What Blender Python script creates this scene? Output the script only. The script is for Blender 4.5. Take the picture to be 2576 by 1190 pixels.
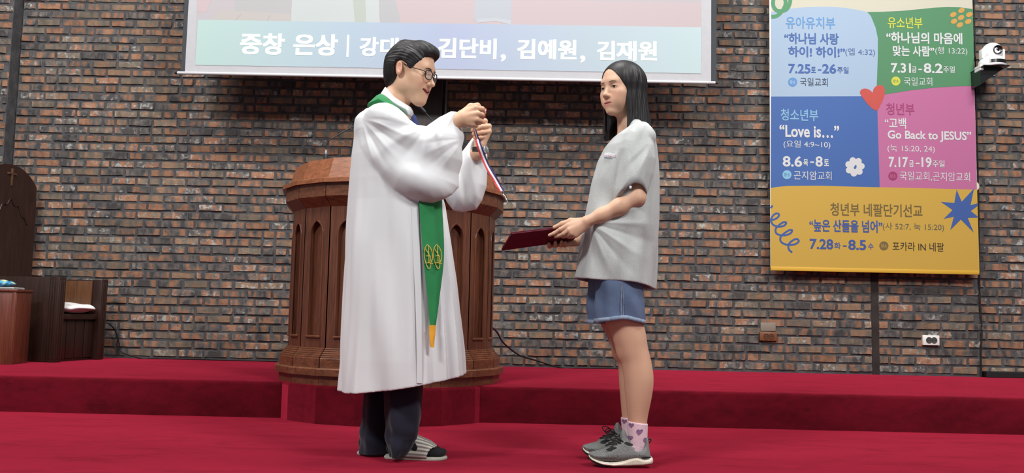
import bpy, bmesh, math, random
import numpy as np
from mathutils import Vector, Matrix
from math import pi, sin, cos, tan, atan, atan2, sqrt, radians, exp

# ------------------------------------------------------------------ clear
for o in list(bpy.data.objects):
    bpy.data.objects.remove(o, do_unlink=True)
SC = bpy.context.scene
COL = SC.collection

# ------------------------------------------------------------------ camera
FPX = 2260.0
PITCH = atan(202 / FPX)
ROLL, YAW, CAMH = 0.0215, 0.0115, 0.57
cam = bpy.data.cameras.new('camera')
cam.sensor_fit = 'HORIZONTAL'
cam.sensor_width = 36.0
cam.lens = 36.0 * FPX / 2576.0
cam.clip_end = 100
camo = bpy.data.objects.new('camera', cam)
COL.objects.link(camo)
CAMR = Matrix.Rotation(YAW, 3, 'Z') @ Matrix.Rotation(pi / 2 + PITCH, 3, 'X') @ Matrix.Rotation(ROLL, 3, 'Z')
camo.matrix_world = Matrix.Translation((0, 0, CAMH)) @ CAMR.to_4x4()
SC.camera = camo

# ------------------------------------------------------------------ view, world, hall lights
SC.view_settings.view_transform = 'Standard'
SC.view_settings.look = 'None'
SC.view_settings.gamma = 1.0
SC.view_settings.use_curve_mapping = False
SC.view_settings.exposure = 0.0
w = bpy.data.worlds.new('hall_air')
SC.world = w
w.use_nodes = True
w.node_tree.nodes['Background'].inputs[0].default_value = (0.93, 0.96, 1.0, 1)
w.node_tree.nodes['Background'].inputs[1].default_value = 0.21


def area_light(name, loc, target, size, energy, color=(1, 0.985, 0.965)):
    l = bpy.data.lights.new(name, 'AREA')
    l.shape = 'RECTANGLE'
    l.size, l.size_y = size
    l.energy = energy
    l.color = color
    o = bpy.data.objects.new(name, l)
    COL.objects.link(o)
    o.location = loc
    o.rotation_euler = (Vector(target) - Vector(loc)).to_track_quat('-Z', 'Y').to_euler()
    return o


# ceiling lamps of the hall: a row over the stage, rows over the nave
for x in (-3.4, 0.0, 3.4):
    area_light('ceiling_lamp_stage', (x, 3.7, 5.2), (x * 0.95, 5.6, 0.6), (1.5, 0.7), 145)
for x in (-3.2, 3.2):
    area_light('ceiling_lamp_nave', (x, -0.6, 5.4), (x * 0.5, 3.6, 0.6), (1.6, 0.8), 310)


# ------------------------------------------------------------------ helpers
def W(px, py, Y):
    """point of the plane at depth Y seen at photo pixel px, py"""
    d = CAMR @ Vector(((px - 1288) / FPX, -(py - 595) / FPX, -1))
    return Vector((0, 0, CAMH)) + d * (Y / d.y)


def G(px, py, z):
    """point of the level z seen at photo pixel px, py"""
    d = CAMR @ Vector(((px - 1288) / FPX, -(py - 595) / FPX, -1))
    return Vector((0, 0, CAMH)) + d * ((z - CAMH) / d.z)


def lin(c):
    c = c / 255.0
    return c / 12.92 if c <= 0.04045 else ((c + 0.055) / 1.055) ** 2.4


def C(r, g, b, k=1.0):
    return (min(1, lin(r) * k), min(1, lin(g) * k), min(1, lin(b) * k), 1)


class NT:
    """tiny node-tree builder"""

    def __init__(self, name):
        self.m = bpy.data.materials.new(name)
        self.m.use_nodes = True
        self.t = self.m.node_tree
        self.b = self.t.nodes['Principled BSDF']

    def n(self, typ, **kw):
        nd = self.t.nodes.new(typ)
        for k, v in kw.items():
            if k.startswith('i_'):
                key = k[2:]
                key = int(key) if key.isdigit() else key.replace('_', ' ')
                self.put(nd, key, v)
            else:
                setattr(nd, k, v)
        return nd

    def put(self, nd, key, v):
        if isinstance(v, bpy.types.NodeSocket):
            self.t.links.new(v, nd.inputs[key])
        else:
            nd.inputs[key].default_value = v

    def math(self, op, a, b=0.0, c=None, clamp=False):
        nd = self.n('ShaderNodeMath', operation=op, use_clamp=clamp)
        self.put(nd, 0, a)
        self.put(nd, 1, b)
        if c is not None:
            self.put(nd, 2, c)
        return nd.outputs[0]

    def mix(self, f, a, b, blend='MIX'):
        nd = self.n('ShaderNodeMix', data_type='RGBA', blend_type=blend)
        self.put(nd, 0, f)
        self.put(nd, 6, a)
        self.put(nd, 7, b)
        return nd.outputs[2]

    def ramp(self, f, stops, interp='LINEAR'):
        nd = self.n('ShaderNodeValToRGB')
        cr = nd.color_ramp
        cr.interpolation = interp
        while len(cr.elements) < len(stops):
            cr.elements.new(0.5)
        for e, (p, c) in zip(cr.elements, stops):
            e.position = p
            e.color = c if len(c) == 4 else (*c, 1)
        self.put(nd, 0, f)
        return nd.outputs[0]

    def coord(self, kind='Object', scale=(1, 1, 1)):
        tc = self.n('ShaderNodeTexCoord')
        mp = self.n('ShaderNodeMapping')
        self.t.links.new(tc.outputs[kind], mp.inputs[0])
        mp.inputs['Scale'].default_value = scale
        return mp.outputs[0]

    def noise(self, vec, scale, detail=3, rough=0.5, dist=0.0):
        nd = self.n('ShaderNodeTexNoise')
        self.put(nd, 'Vector', vec)
        nd.inputs['Scale'].default_value = scale
        nd.inputs['Detail'].default_value = detail
        nd.inputs['Roughness'].default_value = rough
        nd.inputs['Distortion'].default_value = dist
        return nd.outputs[0]

    def bump(self, h, strength=0.3, dist=0.01):
        nd = self.n('ShaderNodeBump')
        nd.inputs['Strength'].default_value = strength
        nd.inputs['Distance'].default_value = dist
        self.put(nd, 'Height', h)
        self.t.links.new(nd.outputs[0], self.b.inputs['Normal'])

    def out(self, color=None, rough=0.6, spec=0.4, metal=0.0, **kw):
        if color is not None:
            self.put(self.b, 'Base Color', color)
        self.put(self.b, 'Roughness', rough)
        self.put(self.b, 'Specular IOR Level', spec)
        self.put(self.b, 'Metallic', metal)
        for k, v in kw.items():
            self.put(self.b, k.replace('_', ' '), v)
        return self.m


def mat_var(name, c1, c2, scale=20, rough=0.6, spec=0.4, stretch=(1, 1, 1), bump=0.0, bscale=None, metal=0.0, detail=3, **kw):
    """two-tone noise material"""
    t = NT(name)
    v = t.coord('Object', stretch)
    f = t.noise(v, scale, detail)
    f2 = t.ramp(f, [(0.3, (0, 0, 0)), (0.7, (1, 1, 1))])
    col = t.mix(f2, c1, c2)
    if bump:
        t.bump(t.noise(v, bscale or scale * 4, 2), bump, 0.004)
    return t.out(col, rough, spec, metal, **kw)


def wood(name, dark, light, axis='z', rough=0.38, spec=0.5, scale=6):
    t = NT(name)
    st = {'z': (9, 9, 0.55), 'x': (0.55, 9, 9)}[axis]
    v = t.coord('Object', st)
    f = t.noise(v, scale, 5, 0.6, 0.6)
    f2 = t.noise(v, scale * 5, 2)
    f3 = t.math('MULTIPLY_ADD', f2, 0.35, t.math('MULTIPLY', f, 0.8))
    col = t.ramp(f3, [(0.35, dark), (0.78, light)])
    t.bump(f2, 0.06, 0.002)
    return t.out(col, rough, spec)


def plain(name, c, rough=0.5, spec=0.4, metal=0.0, **kw):
    t = NT(name)
    v = t.coord('Object')
    f = t.noise(v, 35, 2)
    col = t.mix(f, tuple(x * 0.94 for x in c[:3]) + (1,), tuple(min(1, x * 1.05) for x in c[:3]) + (1,))
    return t.out(col, rough, spec, metal, **kw)


def tag(o, label=None, cat=None, group=None, kind=None):
    if label:
        o['label'] = label
    if cat:
        o['category'] = cat
    if group:
        o['group'] = group
    if kind:
        o['kind'] = kind
    return o


def link(o, parent=None):
    COL.objects.link(o)
    if parent is not None:
        o.parent = parent
        # every parent here is an Empty or mesh whose world matrix is its own basis
        o.matrix_parent_inverse = world_of(parent).inverted()
    return o


def world_of(o):
    m = o.matrix_basis.copy()
    if o.parent is not None:
        m = world_of(o.parent) @ o.matrix_parent_inverse @ m
    return m


def empty(name, loc, label=None, cat=None, group=None, kind=None):
    o = bpy.data.objects.new(name, None)
    o.empty_display_size = 0.1
    COL.objects.link(o)
    o.location = loc
    tag(o, label, cat, group, kind)
    return o


def mesh_obj(name, verts, faces, mat, parent=None, smooth=False):
    me = bpy.data.meshes.new(name)
    me.from_pydata([tuple(v) for v in verts], [], [tuple(f) for f in faces])
    me.materials.append(mat)
    if smooth:
        me.shade_smooth()
    me.update()
    o = bpy.data.objects.new(name, me)
    return link(o, parent)


def bm_obj(name, bm, mat, parent=None, smooth=False, fix=True):
    if fix:
        bmesh.ops.recalc_face_normals(bm, faces=bm.faces)
    me = bpy.data.meshes.new(name)
    bm.to_mesh(me)
    bm.free()
    me.materials.append(mat)
    if smooth:
        me.shade_smooth()
    o = bpy.data.objects.new(name, me)
    return link(o, parent)


def sharp(o, deg=35):
    """smooth shading with crisp corners"""
    me = o.data
    me.shade_smooth()
    try:
        me.set_sharp_from_angle(angle=radians(deg))
    except Exception:
        pass
    return o


def add_box(bm, lo, hi, M=None, bevel=0.0, seg=1):
    r = bmesh.ops.create_cube(bm, size=1)
    vs = r['verts']
    lo, hi = Vector(lo), Vector(hi)
    for v in vs:
        v.co = Vector(((v.co.x + 0.5) * (hi.x - lo.x) + lo.x, (v.co.y + 0.5) * (hi.y - lo.y) + lo.y, (v.co.z + 0.5) * (hi.z - lo.z) + lo.z))
    if bevel:
        es = list({e for v in vs for e in v.link_edges})
        r2 = bmesh.ops.bevel(bm, geom=es, offset=bevel, segments=seg, affect='EDGES', profile=0.5)
        vs = list({v for f in r2['faces'] for v in f.verts} | {v for v in vs if v.is_valid})
    if M is not None:
        for v in vs:
            v.co = M @ v.co
    return vs


def box_obj(name, lo, hi, mat, parent=None, M=None, bevel=0.004, seg=2):
    bm = bmesh.new()
    add_box(bm, lo, hi, M, bevel, seg)
    return sharp(bm_obj(name, bm, mat, parent))


def catmull(pts, n=8):
    P = [np.array(p, float) for p in pts]
    P = [2 * P[0] - P[1]] + P + [2 * P[-1] - P[-2]]
    out = []
    for i in range(1, len(P) - 2):
        for j in range(n):
            t = j / n
            a, b, c, d = P[i - 1:i + 3]
            out.append(0.5 * ((2 * b) + (-a + c) * t + (2 * a - 5 * b + 4 * c - d) * t * t + (-a + 3 * b - 3 * c + d) * t ** 3))
    out.append(P[-2])
    return [Vector(p) for p in out]


def sweep(path, section, caps=True, up=Vector((0, 0, 1)), scales=None):
    """sweep a 2-D section (list of (a, b)) along a path; b follows 'up'"""
    verts, faces = [], []
    n, k = len(path), len(section)
    side = None
    for i, p in enumerate(path):
        t = (path[min(i + 1, n - 1)] - path[max(i - 1, 0)]).normalized()
        s = t.cross(up)
        if s.length < 1e-4:
            s = side if side is not None else t.orthogonal()
        s.normalize()
        if side is not None and s.dot(side) < 0 and up is None:
            s = -s
        side = s
        u = s.cross(t).normalized()
        sc = scales[i] if scales else 1.0
        for a, b in section:
            verts.append(p + s * a * sc + u * b * sc)
    for i in range(n - 1):
        for j in range(k):
            faces.append((i * k + j, i * k + (j + 1) % k, (i + 1) * k + (j + 1) % k, (i + 1) * k + j))
    if caps:
        faces.append(tuple(range(k))[::-1])
        faces.append(tuple(range((n - 1) * k, n * k)))
    return verts, faces


def circ(r, n=8):
    return [(r * cos(2 * pi * i / n), r * sin(2 * pi * i / n)) for i in range(n)]


def tube_obj(name, pts, r, mat, parent=None, n=8, sm=8, scales=None):
    path = catmull(pts, sm) if sm > 1 else [Vector(p) for p in pts]
    if scales is not None:
        xs = np.linspace(0, 1, len(path))
        scales = list(np.interp(xs, np.linspace(0, 1, len(scales)), scales))
    v, f = sweep(path, circ(r, n), scales=scales)
    o = mesh_obj(name, v, f, mat, parent, True)
    return sharp(o, 50)


def lathe_obj(name, prof, mat, parent=None, M=None, n=32):
    """prof: list of (r, z)"""
    verts, faces = [], []
    for r, z in prof:
        for i in range(n):
            a = 2 * pi * i / n
            p = Vector((r * cos(a), r * sin(a), z))
            verts.append(M @ p if M is not None else p)
    for i in range(len(prof) - 1):
        for j in range(n):
            faces.append((i * n + j, i * n + (j + 1) % n, (i + 1) * n + (j + 1) % n, (i + 1) * n + j))
    faces.append(tuple(range(n))[::-1])
    faces.append(tuple(range((len(prof) - 1) * n, len(prof) * n)))
    return sharp(mesh_obj(name, verts, faces, mat, parent), 40)


def flat_poly(name, pts, mat, parent=None, thick=0.0006, holes=()):
    """thin extruded polygon facing -Y from world points of one plane"""
    bm = bmesh.new()
    vs = [bm.verts.new(p) for p in pts]
    f = bm.faces.new(vs)
    if f.normal.y > 0:
        f.normal_flip()
    f.normal_update()
    r = bmesh.ops.extrude_face_region(bm, geom=[f])
    for v in r['geom']:
        if isinstance(v, bmesh.types.BMVert):
            v.co.y -= thick
    return bm_obj(name, bm, mat, parent)
# ------------------------------------------------------------------ carpet floor, platform, plinth
YW, YR, ZS = 6.85, 4.90, 0.195       # brick wall, riser of the platform, platform height


def carpet(name, a, b):
    t = NT(name)
    v = t.coord('Object', (1, 1, 1))
    big = t.noise(t.coord('Object', (0.9, 2.6, 1.6)), 2.6, 5, 0.62, 0.8)
    fine = t.noise(v, 420, 2, 0.7)
    mid = t.noise(t.coord('Object', (4, 16, 8)), 3.4, 3, 0.6, 0.5)
    f = t.math('MULTIPLY_ADD', mid, 0.35, t.math('MULTIPLY', big, 0.65))
    col = t.ramp(f, [(0.36, a), (0.62, b)])
    col = t.mix(t.math('MULTIPLY', fine, 0.5), col, (0.02, 0.0, 0.002, 1))
    t.bump(fine, 0.3, 0.005)
    return t.out(col, 1.0, 0.05, Sheen_Weight=t.math('MULTIPLY_ADD', f, 1.5, 0.25, clamp=True), Sheen_Roughness=0.5, Sheen_Tint=(0.98, 0.055, 0.13, 1))


CARPET = carpet('red_carpet', C(64, 8, 16), C(94, 13, 25))
bm = bmesh.new()
add_box(bm, (-6, 2.2, -0.06), (6, 6.95, 0.0))
tag(bm_obj('floor', bm, CARPET), 'red carpet floor of the lower stage', None, None, 'structure')

# platform with a softly rounded carpet nosing
bm = bmesh.new()
prof = [(YR, 0.0), (YR, ZS - 0.022), (YR + 0.004, ZS - 0.010), (YR + 0.012, ZS - 0.003), (YR + 0.024, ZS), (6.95, ZS), (6.95, 0.0)]
rings = []
for x in (-6.0, 6.0):
    rings.append([bm.verts.new((x, y, z)) for y, z in prof])
for i in range(len(prof)):
    j = (i + 1) % len(prof)
    bm.faces.new((rings[0][i], rings[0][j], rings[1][j], rings[1][i]))
bm.faces.new(rings[0])
bm.faces.new(rings[1][::-1])
tag(sharp(bm_obj('floor_platform', bm, CARPET), 50), 'red carpeted platform one step above the stage floor', None, None, 'structure')

# ------------------------------------------------------------------ brick wall
def brick_material(name, single):
    t = NT(name)
    if single:
        src = t.n('ShaderNodeObjectInfo').outputs['Color']
    else:
        src = t.n('ShaderNodeAttribute', attribute_name='bcol').outputs['Color']
    sp = t.n('ShaderNodeSeparateColor')
    t.put(sp, 0, src)
    r1, r2, r3 = sp.outputs[0], sp.outputs[1], sp.outputs[2]
    geo = t.n('ShaderNodeNewGeometry').outputs['Position']
    sx = t.n('ShaderNodeSeparateXYZ')
    t.put(sx, 0, geo)
    cx = t.n('ShaderNodeCombineXYZ')
    t.put(cx, 0, t.math('MULTIPLY_ADD', r2, 41.0, sx.outputs[0]))
    t.put(cx, 1, t.math('MULTIPLY_ADD', r3, 17.0, sx.outputs[1]))
    t.put(cx, 2, t.math('MULTIPLY', sx.outputs[2], 0.4))
    band = t.noise(cx.outputs[0], 21, 1.0, 0.5, 0.3)
    cy = t.n('ShaderNodeVectorMath', operation='MULTIPLY')
    t.put(cy, 0, geo)
    cy.inputs[1].default_value = (1, 1, 1)
    fine = t.noise(geo, 70, 4, 0.65, 0.5)
    blot = t.noise(geo, 26, 3, 0.6, 0.4)
    f = t.math('ADD', t.math('MULTIPLY_ADD', band, 2.0, -0.48), t.math('MULTIPLY_ADD', r1, 0.36, -0.18))
    f = t.math('MULTIPLY_ADD', blot, 0.22, t.math('SUBTRACT', f, 0.11))
    col = t.ramp(f, [(0.16, C(82, 80, 80)), (0.40, C(110, 108, 106)), (0.52, C(122, 113, 107)), (0.58, C(138, 112, 98)), (0.70, C(160, 117, 93)), (0.92, C(170, 131, 106))])
    col = t.mix(t.math('MULTIPLY', t.ramp(r2, [(0.74, (0, 0, 0)), (0.80, (1, 1, 1))]), 0.45), col, C(146, 132, 112))
    # soot and pale lime flecks
    col = t.mix(t.ramp(fine, [(0.30, (0.35, 0.35, 0.35)), (0.46, (0, 0, 0))]), col, C(62, 60, 62))
    wf = t.math('MULTIPLY', t.ramp(blot, [(0.54, (0, 0, 0)), (0.64, (1, 1, 1))]), t.ramp(r3, [(0.60, (0, 0, 0)), (0.90, (1, 1, 1))]))
    col = t.mix(t.math('MULTIPLY', wf, 0.75), col, C(182, 188, 186))
    col = t.mix(1.0, col, t.ramp(r3, [(0.0, (0.53, 0.515, 0.51)), (1.0, (0.82, 0.79, 0.77))]), 'MULTIPLY')
    t.bump(t.math('MULTIPLY_ADD', fine, 0.6, blot), 0.5, 0.006)
    return t.out(col, 0.85, 0.2)


BRICK1, BRICKN = brick_material('old_brick', True), brick_material('old_brick_far', False)
MORTAR = mat_var('dark_mortar', C(64, 64, 66), C(84, 84, 86), 14, 0.95, 0.1, bump=0.5, bscale=60)

random.seed(11)
BP, BH, CH = 0.195, 0.049, 0.0655       # brick pitch, brick height, course height


def brick_geo(w, h, rnd):
    """irregular hand-made brick face: base at y=0, front at about y=-0.02"""
    per = []
    nx = 4
    for i in range(nx):
        per.append((-w / 2 + w * i / nx, -h / 2))
    per += [(w / 2, -h / 2), (w / 2, 0.0)]
    for i in range(nx):
        per.append((w / 2 - w * i / nx, h / 2))
    per += [(-w / 2, h / 2), (-w / 2, 0.0)]
    pj = [(x + rnd.uniform(-1, 1) * 0.0028, z + rnd.uniform(-1, 1) * 0.0022) for x, z in per]
    v, f = [], []
    tilt = rnd.uniform(-0.003, 0.003)
    for x, z in pj:
        v.append((x, 0.012, z))
    for x, z in pj:
        v.append((x, -0.003, z))
    for x, z in pj:
        v.append((x * (1 - 0.008 / w) * 0.985, -0.0085 + tilt * x / w + rnd.uniform(-0.0015, 0.0015), z * 0.90))
    k = len(per)
    for a in (0, k):
        for j in range(k):
            f.append((a + j, a + (j + 1) % k, a + k + (j + 1) % k, a + k + j))
    f.append(tuple(range(2 * k, 3 * k)))
    return v, f


rnd = random.Random(5)
variants = {}
for kind, wd in (('full', 0.1775), ('half', 0.080)):
    for i in range(10 if kind == 'full' else 5):
        v, f = brick_geo(wd, BH, rnd)
        me = bpy.data.meshes.new('brick')
        me.from_pydata(v, [], f)
        me.materials.append(BRICK1)
        variants.setdefault(kind, []).append((me, v, f, wd))


def occluders(px, pz):
    """rough boxes (in wall metres) hidden by screen, banner, pulpit and people"""
    if -2.75 < px < 1.53 and pz > 2.30:
        return True
    if 1.85 < px < 3.5 and pz > 0.93:
        return True
    if -1.75 < px < -0.05 and pz < 1.65:
        return True
    if -1.35 < px < -0.15 and pz < 2.4:
        return True
    if 0.45 < px < 1.15 and pz < 2.5:
        return True
    if px < -3.15 and pz < 0.9:
        return True
    return False


def brick_wall(name, label, x0, x1, z0, z1, yf, nsingle, skip=(), slab=True, shift=0.0):
    root = empty(name, ((x0 + x1) / 2, yf, z0), label, None, None, 'structure')
    cells = []
    rows = int((z1 - z0) / CH) + 1
    for r in range(rows):
        zc = z0 + 0.012 + (r + 0.5) * CH
        if zc + BH / 2 > z1:
            continue
        off = (0.5 if r % 2 else 0.0) * BP + random.uniform(-0.025, 0.025) + shift
        xs = x0 - BP + off
        while xs < x1 + BP:
            a, b = xs + 0.009, xs + BP - 0.009
            segs = [(a, b)]
            for s0, s1 in skip:
                ns = []
                for a1, b1 in segs:
                    if b1 <= s0 or a1 >= s1:
                        ns.append((a1, b1))
                    else:
                        if s0 - a1 > 0.03:
                            ns.append((a1, s0))
                        if b1 - s1 > 0.03:
                            ns.append((s1, b1))
                segs = ns
            for a1, b1 in segs:
                a1, b1 = max(a1, x0 + 0.004), min(b1, x1 - 0.004)
                if b1 - a1 < 0.03:
                    continue
                if b1 - a1 > 0.16 and random.random() < 0.07:      # a header pair now and then
                    m = (a1 + b1) / 2
                    cells.append((a1, m - 0.008, zc))
                    cells.append((m + 0.008, b1, zc))
                else:
                    cells.append((a1, b1, zc))
            xs += BP
    random.shuffle(cells)
    inview = lambda c: -4.15 < (c[0] + c[1]) / 2 < 3.95 and c[2] < 3.06 and not occluders((c[0] + c[1]) / 2, c[2])
    cells.sort(key=lambda c: (not inview(c), -(round(min(c[1] - c[0], 0.17), 2)), random.random()))
    allv, allf, allc = [], [], []
    for i, (a, b, zc) in enumerate(cells):
        wd = b - a
        xc = (a + b) / 2
        kind = 'full' if wd > 0.12 else 'half'
        me, v, f, bw = random.choice(variants[kind])
        sxx = wd / bw
        szz = random.uniform(0.93, 1.06)
        yo = yf + random.uniform(-0.004, 0.004)
        col = (random.random(), random.random(), random.random(), 1)
        if i < nsingle:
            o = bpy.data.objects.new('brick', me)
            o.location = (xc, yo, zc)
            o.rotation_euler = (0, random.uniform(-0.012, 0.012), 0)
            o.scale = (sxx, 1, szz)
            o.color = col
            link(o, root)
        else:
            base = len(allv)
            allv += [(xc + p[0] * sxx, yo + p[1], zc + p[2] * szz) for p in v]
            allf += [tuple(base + q for q in fc) for fc in f]
            allc += [col] * len(v)
    if allv:
        o = mesh_obj('brickwork', allv, allf, BRICKN, root)
        at = o.data.color_attributes.new('bcol', 'FLOAT_COLOR', 'POINT')
        at.data.foreach_set('color', np.array(allc, np.float32).ravel())
        o['kind'] = 'stuff'
    bm = bmesh.new()
    add_box(bm, (x0, yf, z0), (x1, yf + 0.25, z1))
    bm_obj('mortar', bm, MORTAR, root)
    return root


xg0, xg1 = W(2192, 830, YW).x, W(2211, 830, YW).x         # open groove in the brickwork
xr = W(2467, 830, YW).x                                    # joint with the end section
xl = W(47, 200, YW).x                                      # corner of the pilaster
brick_wall('wall_back', 'old reclaimed brick wall behind the pulpit', xl, xr - 0.006, ZS, 4.3, YW, 300, skip=((xg0, xg1),))
brick_wall('wall_right', 'brick wall section beyond the cable joint beside the banner', xr + 0.006, 5.6, ZS, 4.3, YW + 0.03, 110, shift=0.06)
brick_wall('wall_left', 'brick pilaster standing proud at the edge of the wall', xl - 1.6, xl - 0.006, ZS, 4.3, YW - 0.12, 60, shift=0.1)
# flat strip in the groove; the shade of the recess is put into its colour
groove = mat_var('groove_painted_shade', C(48, 42, 42), C(58, 52, 50), 8, 0.9, 0.1)
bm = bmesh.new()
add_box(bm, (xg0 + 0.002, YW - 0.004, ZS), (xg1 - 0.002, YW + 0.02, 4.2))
tag(bm_obj('trim_1', bm, groove), 'dark upright strip painted as the shaded groove in the brickwork below the banner', None, None, 'structure')
black_base = plain('black_base', C(28, 27, 29), 0.5)
bm = bmesh.new()
add_box(bm, (xr + 0.012, YW - 0.05, ZS), (5.5, YW + 0.02, ZS + 0.045), bevel=0.004)
tag(bm_obj('baseboard_right', bm, black_base), 'low black baseboard along the end of the brick wall', None, None, 'structure')
# ------------------------------------------------------------------ flat print helpers
_fc = bpy.data.curves.new('type_setter', 'FONT')
_fo = bpy.data.objects.new('type_setter', _fc)
COL.objects.link(_fo)


GLYPHS = {}


def set_type(weight, bodies):
    """lay out many strings at once, one per line, and keep each line's outlines"""
    bodies = sorted(set(b for b in bodies if (b, weight) not in GLYPHS))
    if not bodies:
        return
    _fc.body = '\n'.join(bodies)
    _fc.size = 1
    _fc.offset = weight
    _fc.resolution_u = 4
    _fc.space_line = 5
    me = _fo.to_mesh()
    n = len(me.vertices)
    co = np.empty(n * 3)
    me.vertices.foreach_get('co', co)
    co = co.reshape(-1, 3)
    line = np.rint((0.35 - co[:, 1]) / (_fc.space_line)).astype(int)
    fs = [tuple(p.vertices) for p in me.polygons]
    per = {}
    for f in fs:
        per.setdefault(line[f[0]], []).append(f)
    for i, b in enumerate(bodies):
        ids = np.flatnonzero(line == i)
        mp = {int(k): j for j, k in enumerate(ids)}
        GLYPHS[b, weight] = (co[ids], [tuple(mp[k] for k in f) for f in per.get(i, [])])
    _fo.to_mesh_clear()


def glyph_mesh(body, weight):
    if (body, weight) not in GLYPHS:
        set_type(weight, [body])
    return GLYPHS[body, weight]


def text_obj(name, body, box, Y, lift, mat, parent, weight=0.0, multi=0.0):
    """lettering fitted to a photo-pixel box (x0, y0, x1, y1) on the plane Y"""
    co, fs = glyph_mesh(body, weight)
    x0, y0, x1, y1 = box
    a, b = W(x0, (y0 + y1) / 2, Y), W(x1, (y0 + y1) / 2, Y)
    t, u = W((x0 + x1) / 2, y0, Y), W((x0 + x1) / 2, y1, Y)
    if multi:                                   # heavier face: overlaid copies of the outlines
        n0 = len(co)
        offs = [(dx, dy) for dx in (-1, 0, 1) for dy in (-0.7, 0.7)]
        f0 = fs
        co = np.concatenate([co * np.array([1, 1, 0]) + np.array([dx * multi, dy * multi, k]) for k, (dx, dy) in enumerate(offs)])
        fs = [tuple(i + n0 * k for i in f) for k in range(len(offs)) for f in f0]
    lo, hi = co.min(0), co.max(0)
    s = (co - lo) / np.maximum(hi - lo, 1e-6)
    v = [(a.x + p[0] * (b.x - a.x), Y - lift - 0.0006 * p[2], u.z + p[1] * (t.z - u.z)) for p in s]
    me = bpy.data.meshes.new(name)
    me.from_pydata(v, [], fs)
    me.materials.append(mat)
    o = bpy.data.objects.new(name, me)
    return link(o, parent)


def stroke_obj(name, pts, width, Y, lift, mat, parent, sm=10):
    """flat ribbon of constant width along photo-pixel points on the plane Y"""
    path = catmull([(p[0], p[1], 0) for p in pts], sm)
    v, f = [], []
    n = len(path)
    for i, p in enumerate(path):
        t = (path[min(i + 1, n - 1)] - path[max(i - 1, 0)])
        t.normalize()
        s = Vector((-t.y, t.x, 0)) * width / 2
        for q in (p + s, p - s):
            wv = W(q.x, q.y, Y)
            v.append((wv.x, Y - lift - 0.00004 * i / n, wv.z))
    for i in range(n - 1):
        f.append((2 * i, 2 * i + 1, 2 * i + 3, 2 * i + 2))
    return mesh_obj(name, v, f, mat, parent)


def print_poly(name, pts, Y, lift, mat, parent, thick=0.0003):
    return flat_poly(name, [Vector((W(x, y, Y).x, Y - lift, W(x, y, Y).z)) for x, y in pts], mat, parent, thick)


def ink(name, c, k=0.60, rough=0.55, emit=0.0, spec=0.3):
    t = NT(name)
    f = t.noise(t.coord('Object'), 3.0, 2)
    cc = C(*c, k)
    col = t.mix(f, tuple(x * 0.97 for x in cc[:3]) + (1,), cc)
    m = t.out(col, rough, spec)
    if emit:
        t.put(t.b, 'Emission Color', col)
        t.put(t.b, 'Emission Strength', emit)
    return m


# ------------------------------------------------------------------ projection screen
YS = 6.36
scr = empty('projection_screen', W(1126, 196, YS), 'wide white projection screen showing a caption of Korean names', 'screen')
FAB = plain('screen_fabric', C(164, 164, 168), 0.8, 0.15)
BLK = plain('black_screen_border', C(62, 64, 67), 0.8, 0.1)
tl, bl, br = W(476, 0, YS), W(466.5, 183, YS), W(1787.5, 203, YS)
zt, zb, xL, xR = 3.9, W(1126, 196, YS).z, W(470, 90, YS).x, W(1789, 90, YS).x
box_obj('fabric', (xL, YS, zb), (xR, YS + 0.002, zt), FAB, scr, bevel=0)
xo0, xo1 = W(459.5, 90, YS).x, W(1802.5, 90, YS).x
box_obj('black_border', (xo0, YS, zb), (xL, YS + 0.002, zt), BLK, scr, bevel=0)
box_obj('black_border', (xR, YS, zb), (xo1, YS + 0.002, zt), BLK, scr, bevel=0)
# bottom batten with end caps
xb0, xb1 = W(447, 185, YS).x, W(1799, 207, YS).x
BAT = plain('white_batten', C(190, 189, 192), 0.4, 0.4)
M = Matrix.Translation((xb0, YS - 0.004, zb - 0.001)) @ Matrix.Rotation(pi / 2, 4, 'Y')
lathe_obj('batten', [(0.010, 0), (0.0115, 0.002), (0.0115, xb1 - xb0 - 0.002), (0.010, xb1 - xb0)], BAT, scr, M, 20)
CAP = plain('black_cap', C(24, 24, 26), 0.4)
for xx, sgn in ((xb0, -1), (xb1, 1)):
    M = Matrix.Translation((xx, YS - 0.004, zb - 0.001)) @ Matrix.Rotation(pi / 2 * sgn, 4, 'Y')
    lathe_obj('end_cap', [(0.0095, -0.001), (0.0095, 0.012), (0.007, 0.019)], CAP, scr, M, 16)

E_ = 0.10
proj = lambda n, c: ink(n, c, 0.52, 0.9, E_, 0.0)
# projected picture: the caption band has a soft printed gradient
t = NT('caption_band')
tc = t.n('ShaderNodeTexCoord')
sx = t.n('ShaderNodeSeparateXYZ')
t.put(sx, 0, tc.outputs['Object'])
f = t.math('DIVIDE', t.math('SUBTRACT', sx.outputs[0], W(494, 100, YS).x), W(1764, 100, YS).x - W(494, 100, YS).x, clamp=True)
col = t.ramp(f, [(0.0, C(204, 232, 226, 0.52)), (0.18, C(200, 222, 230, 0.52)), (0.5, C(194, 204, 232, 0.52)), (0.8, C(204, 220, 230, 0.52)), (1.0, C(212, 232, 236, 0.52))])
BAND = t.out(col, 0.9, 0.0)
t.put(t.b, 'Emission Color', col)
t.put(t.b, 'Emission Strength', E_)
pic = print_poly('projected_picture', [(500, -160), (491, 165), (1763, 187), (1764, -160)], YS, 0.0004, proj('projected_grey', (212, 206, 210)), scr)


def pr(name, pts, c, lift):
    return print_poly(name, pts, YS, lift, proj('projected_' + name, tuple(0.55 * a + 0.45 * 212 for a in c)), pic, 0.0002)


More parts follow.
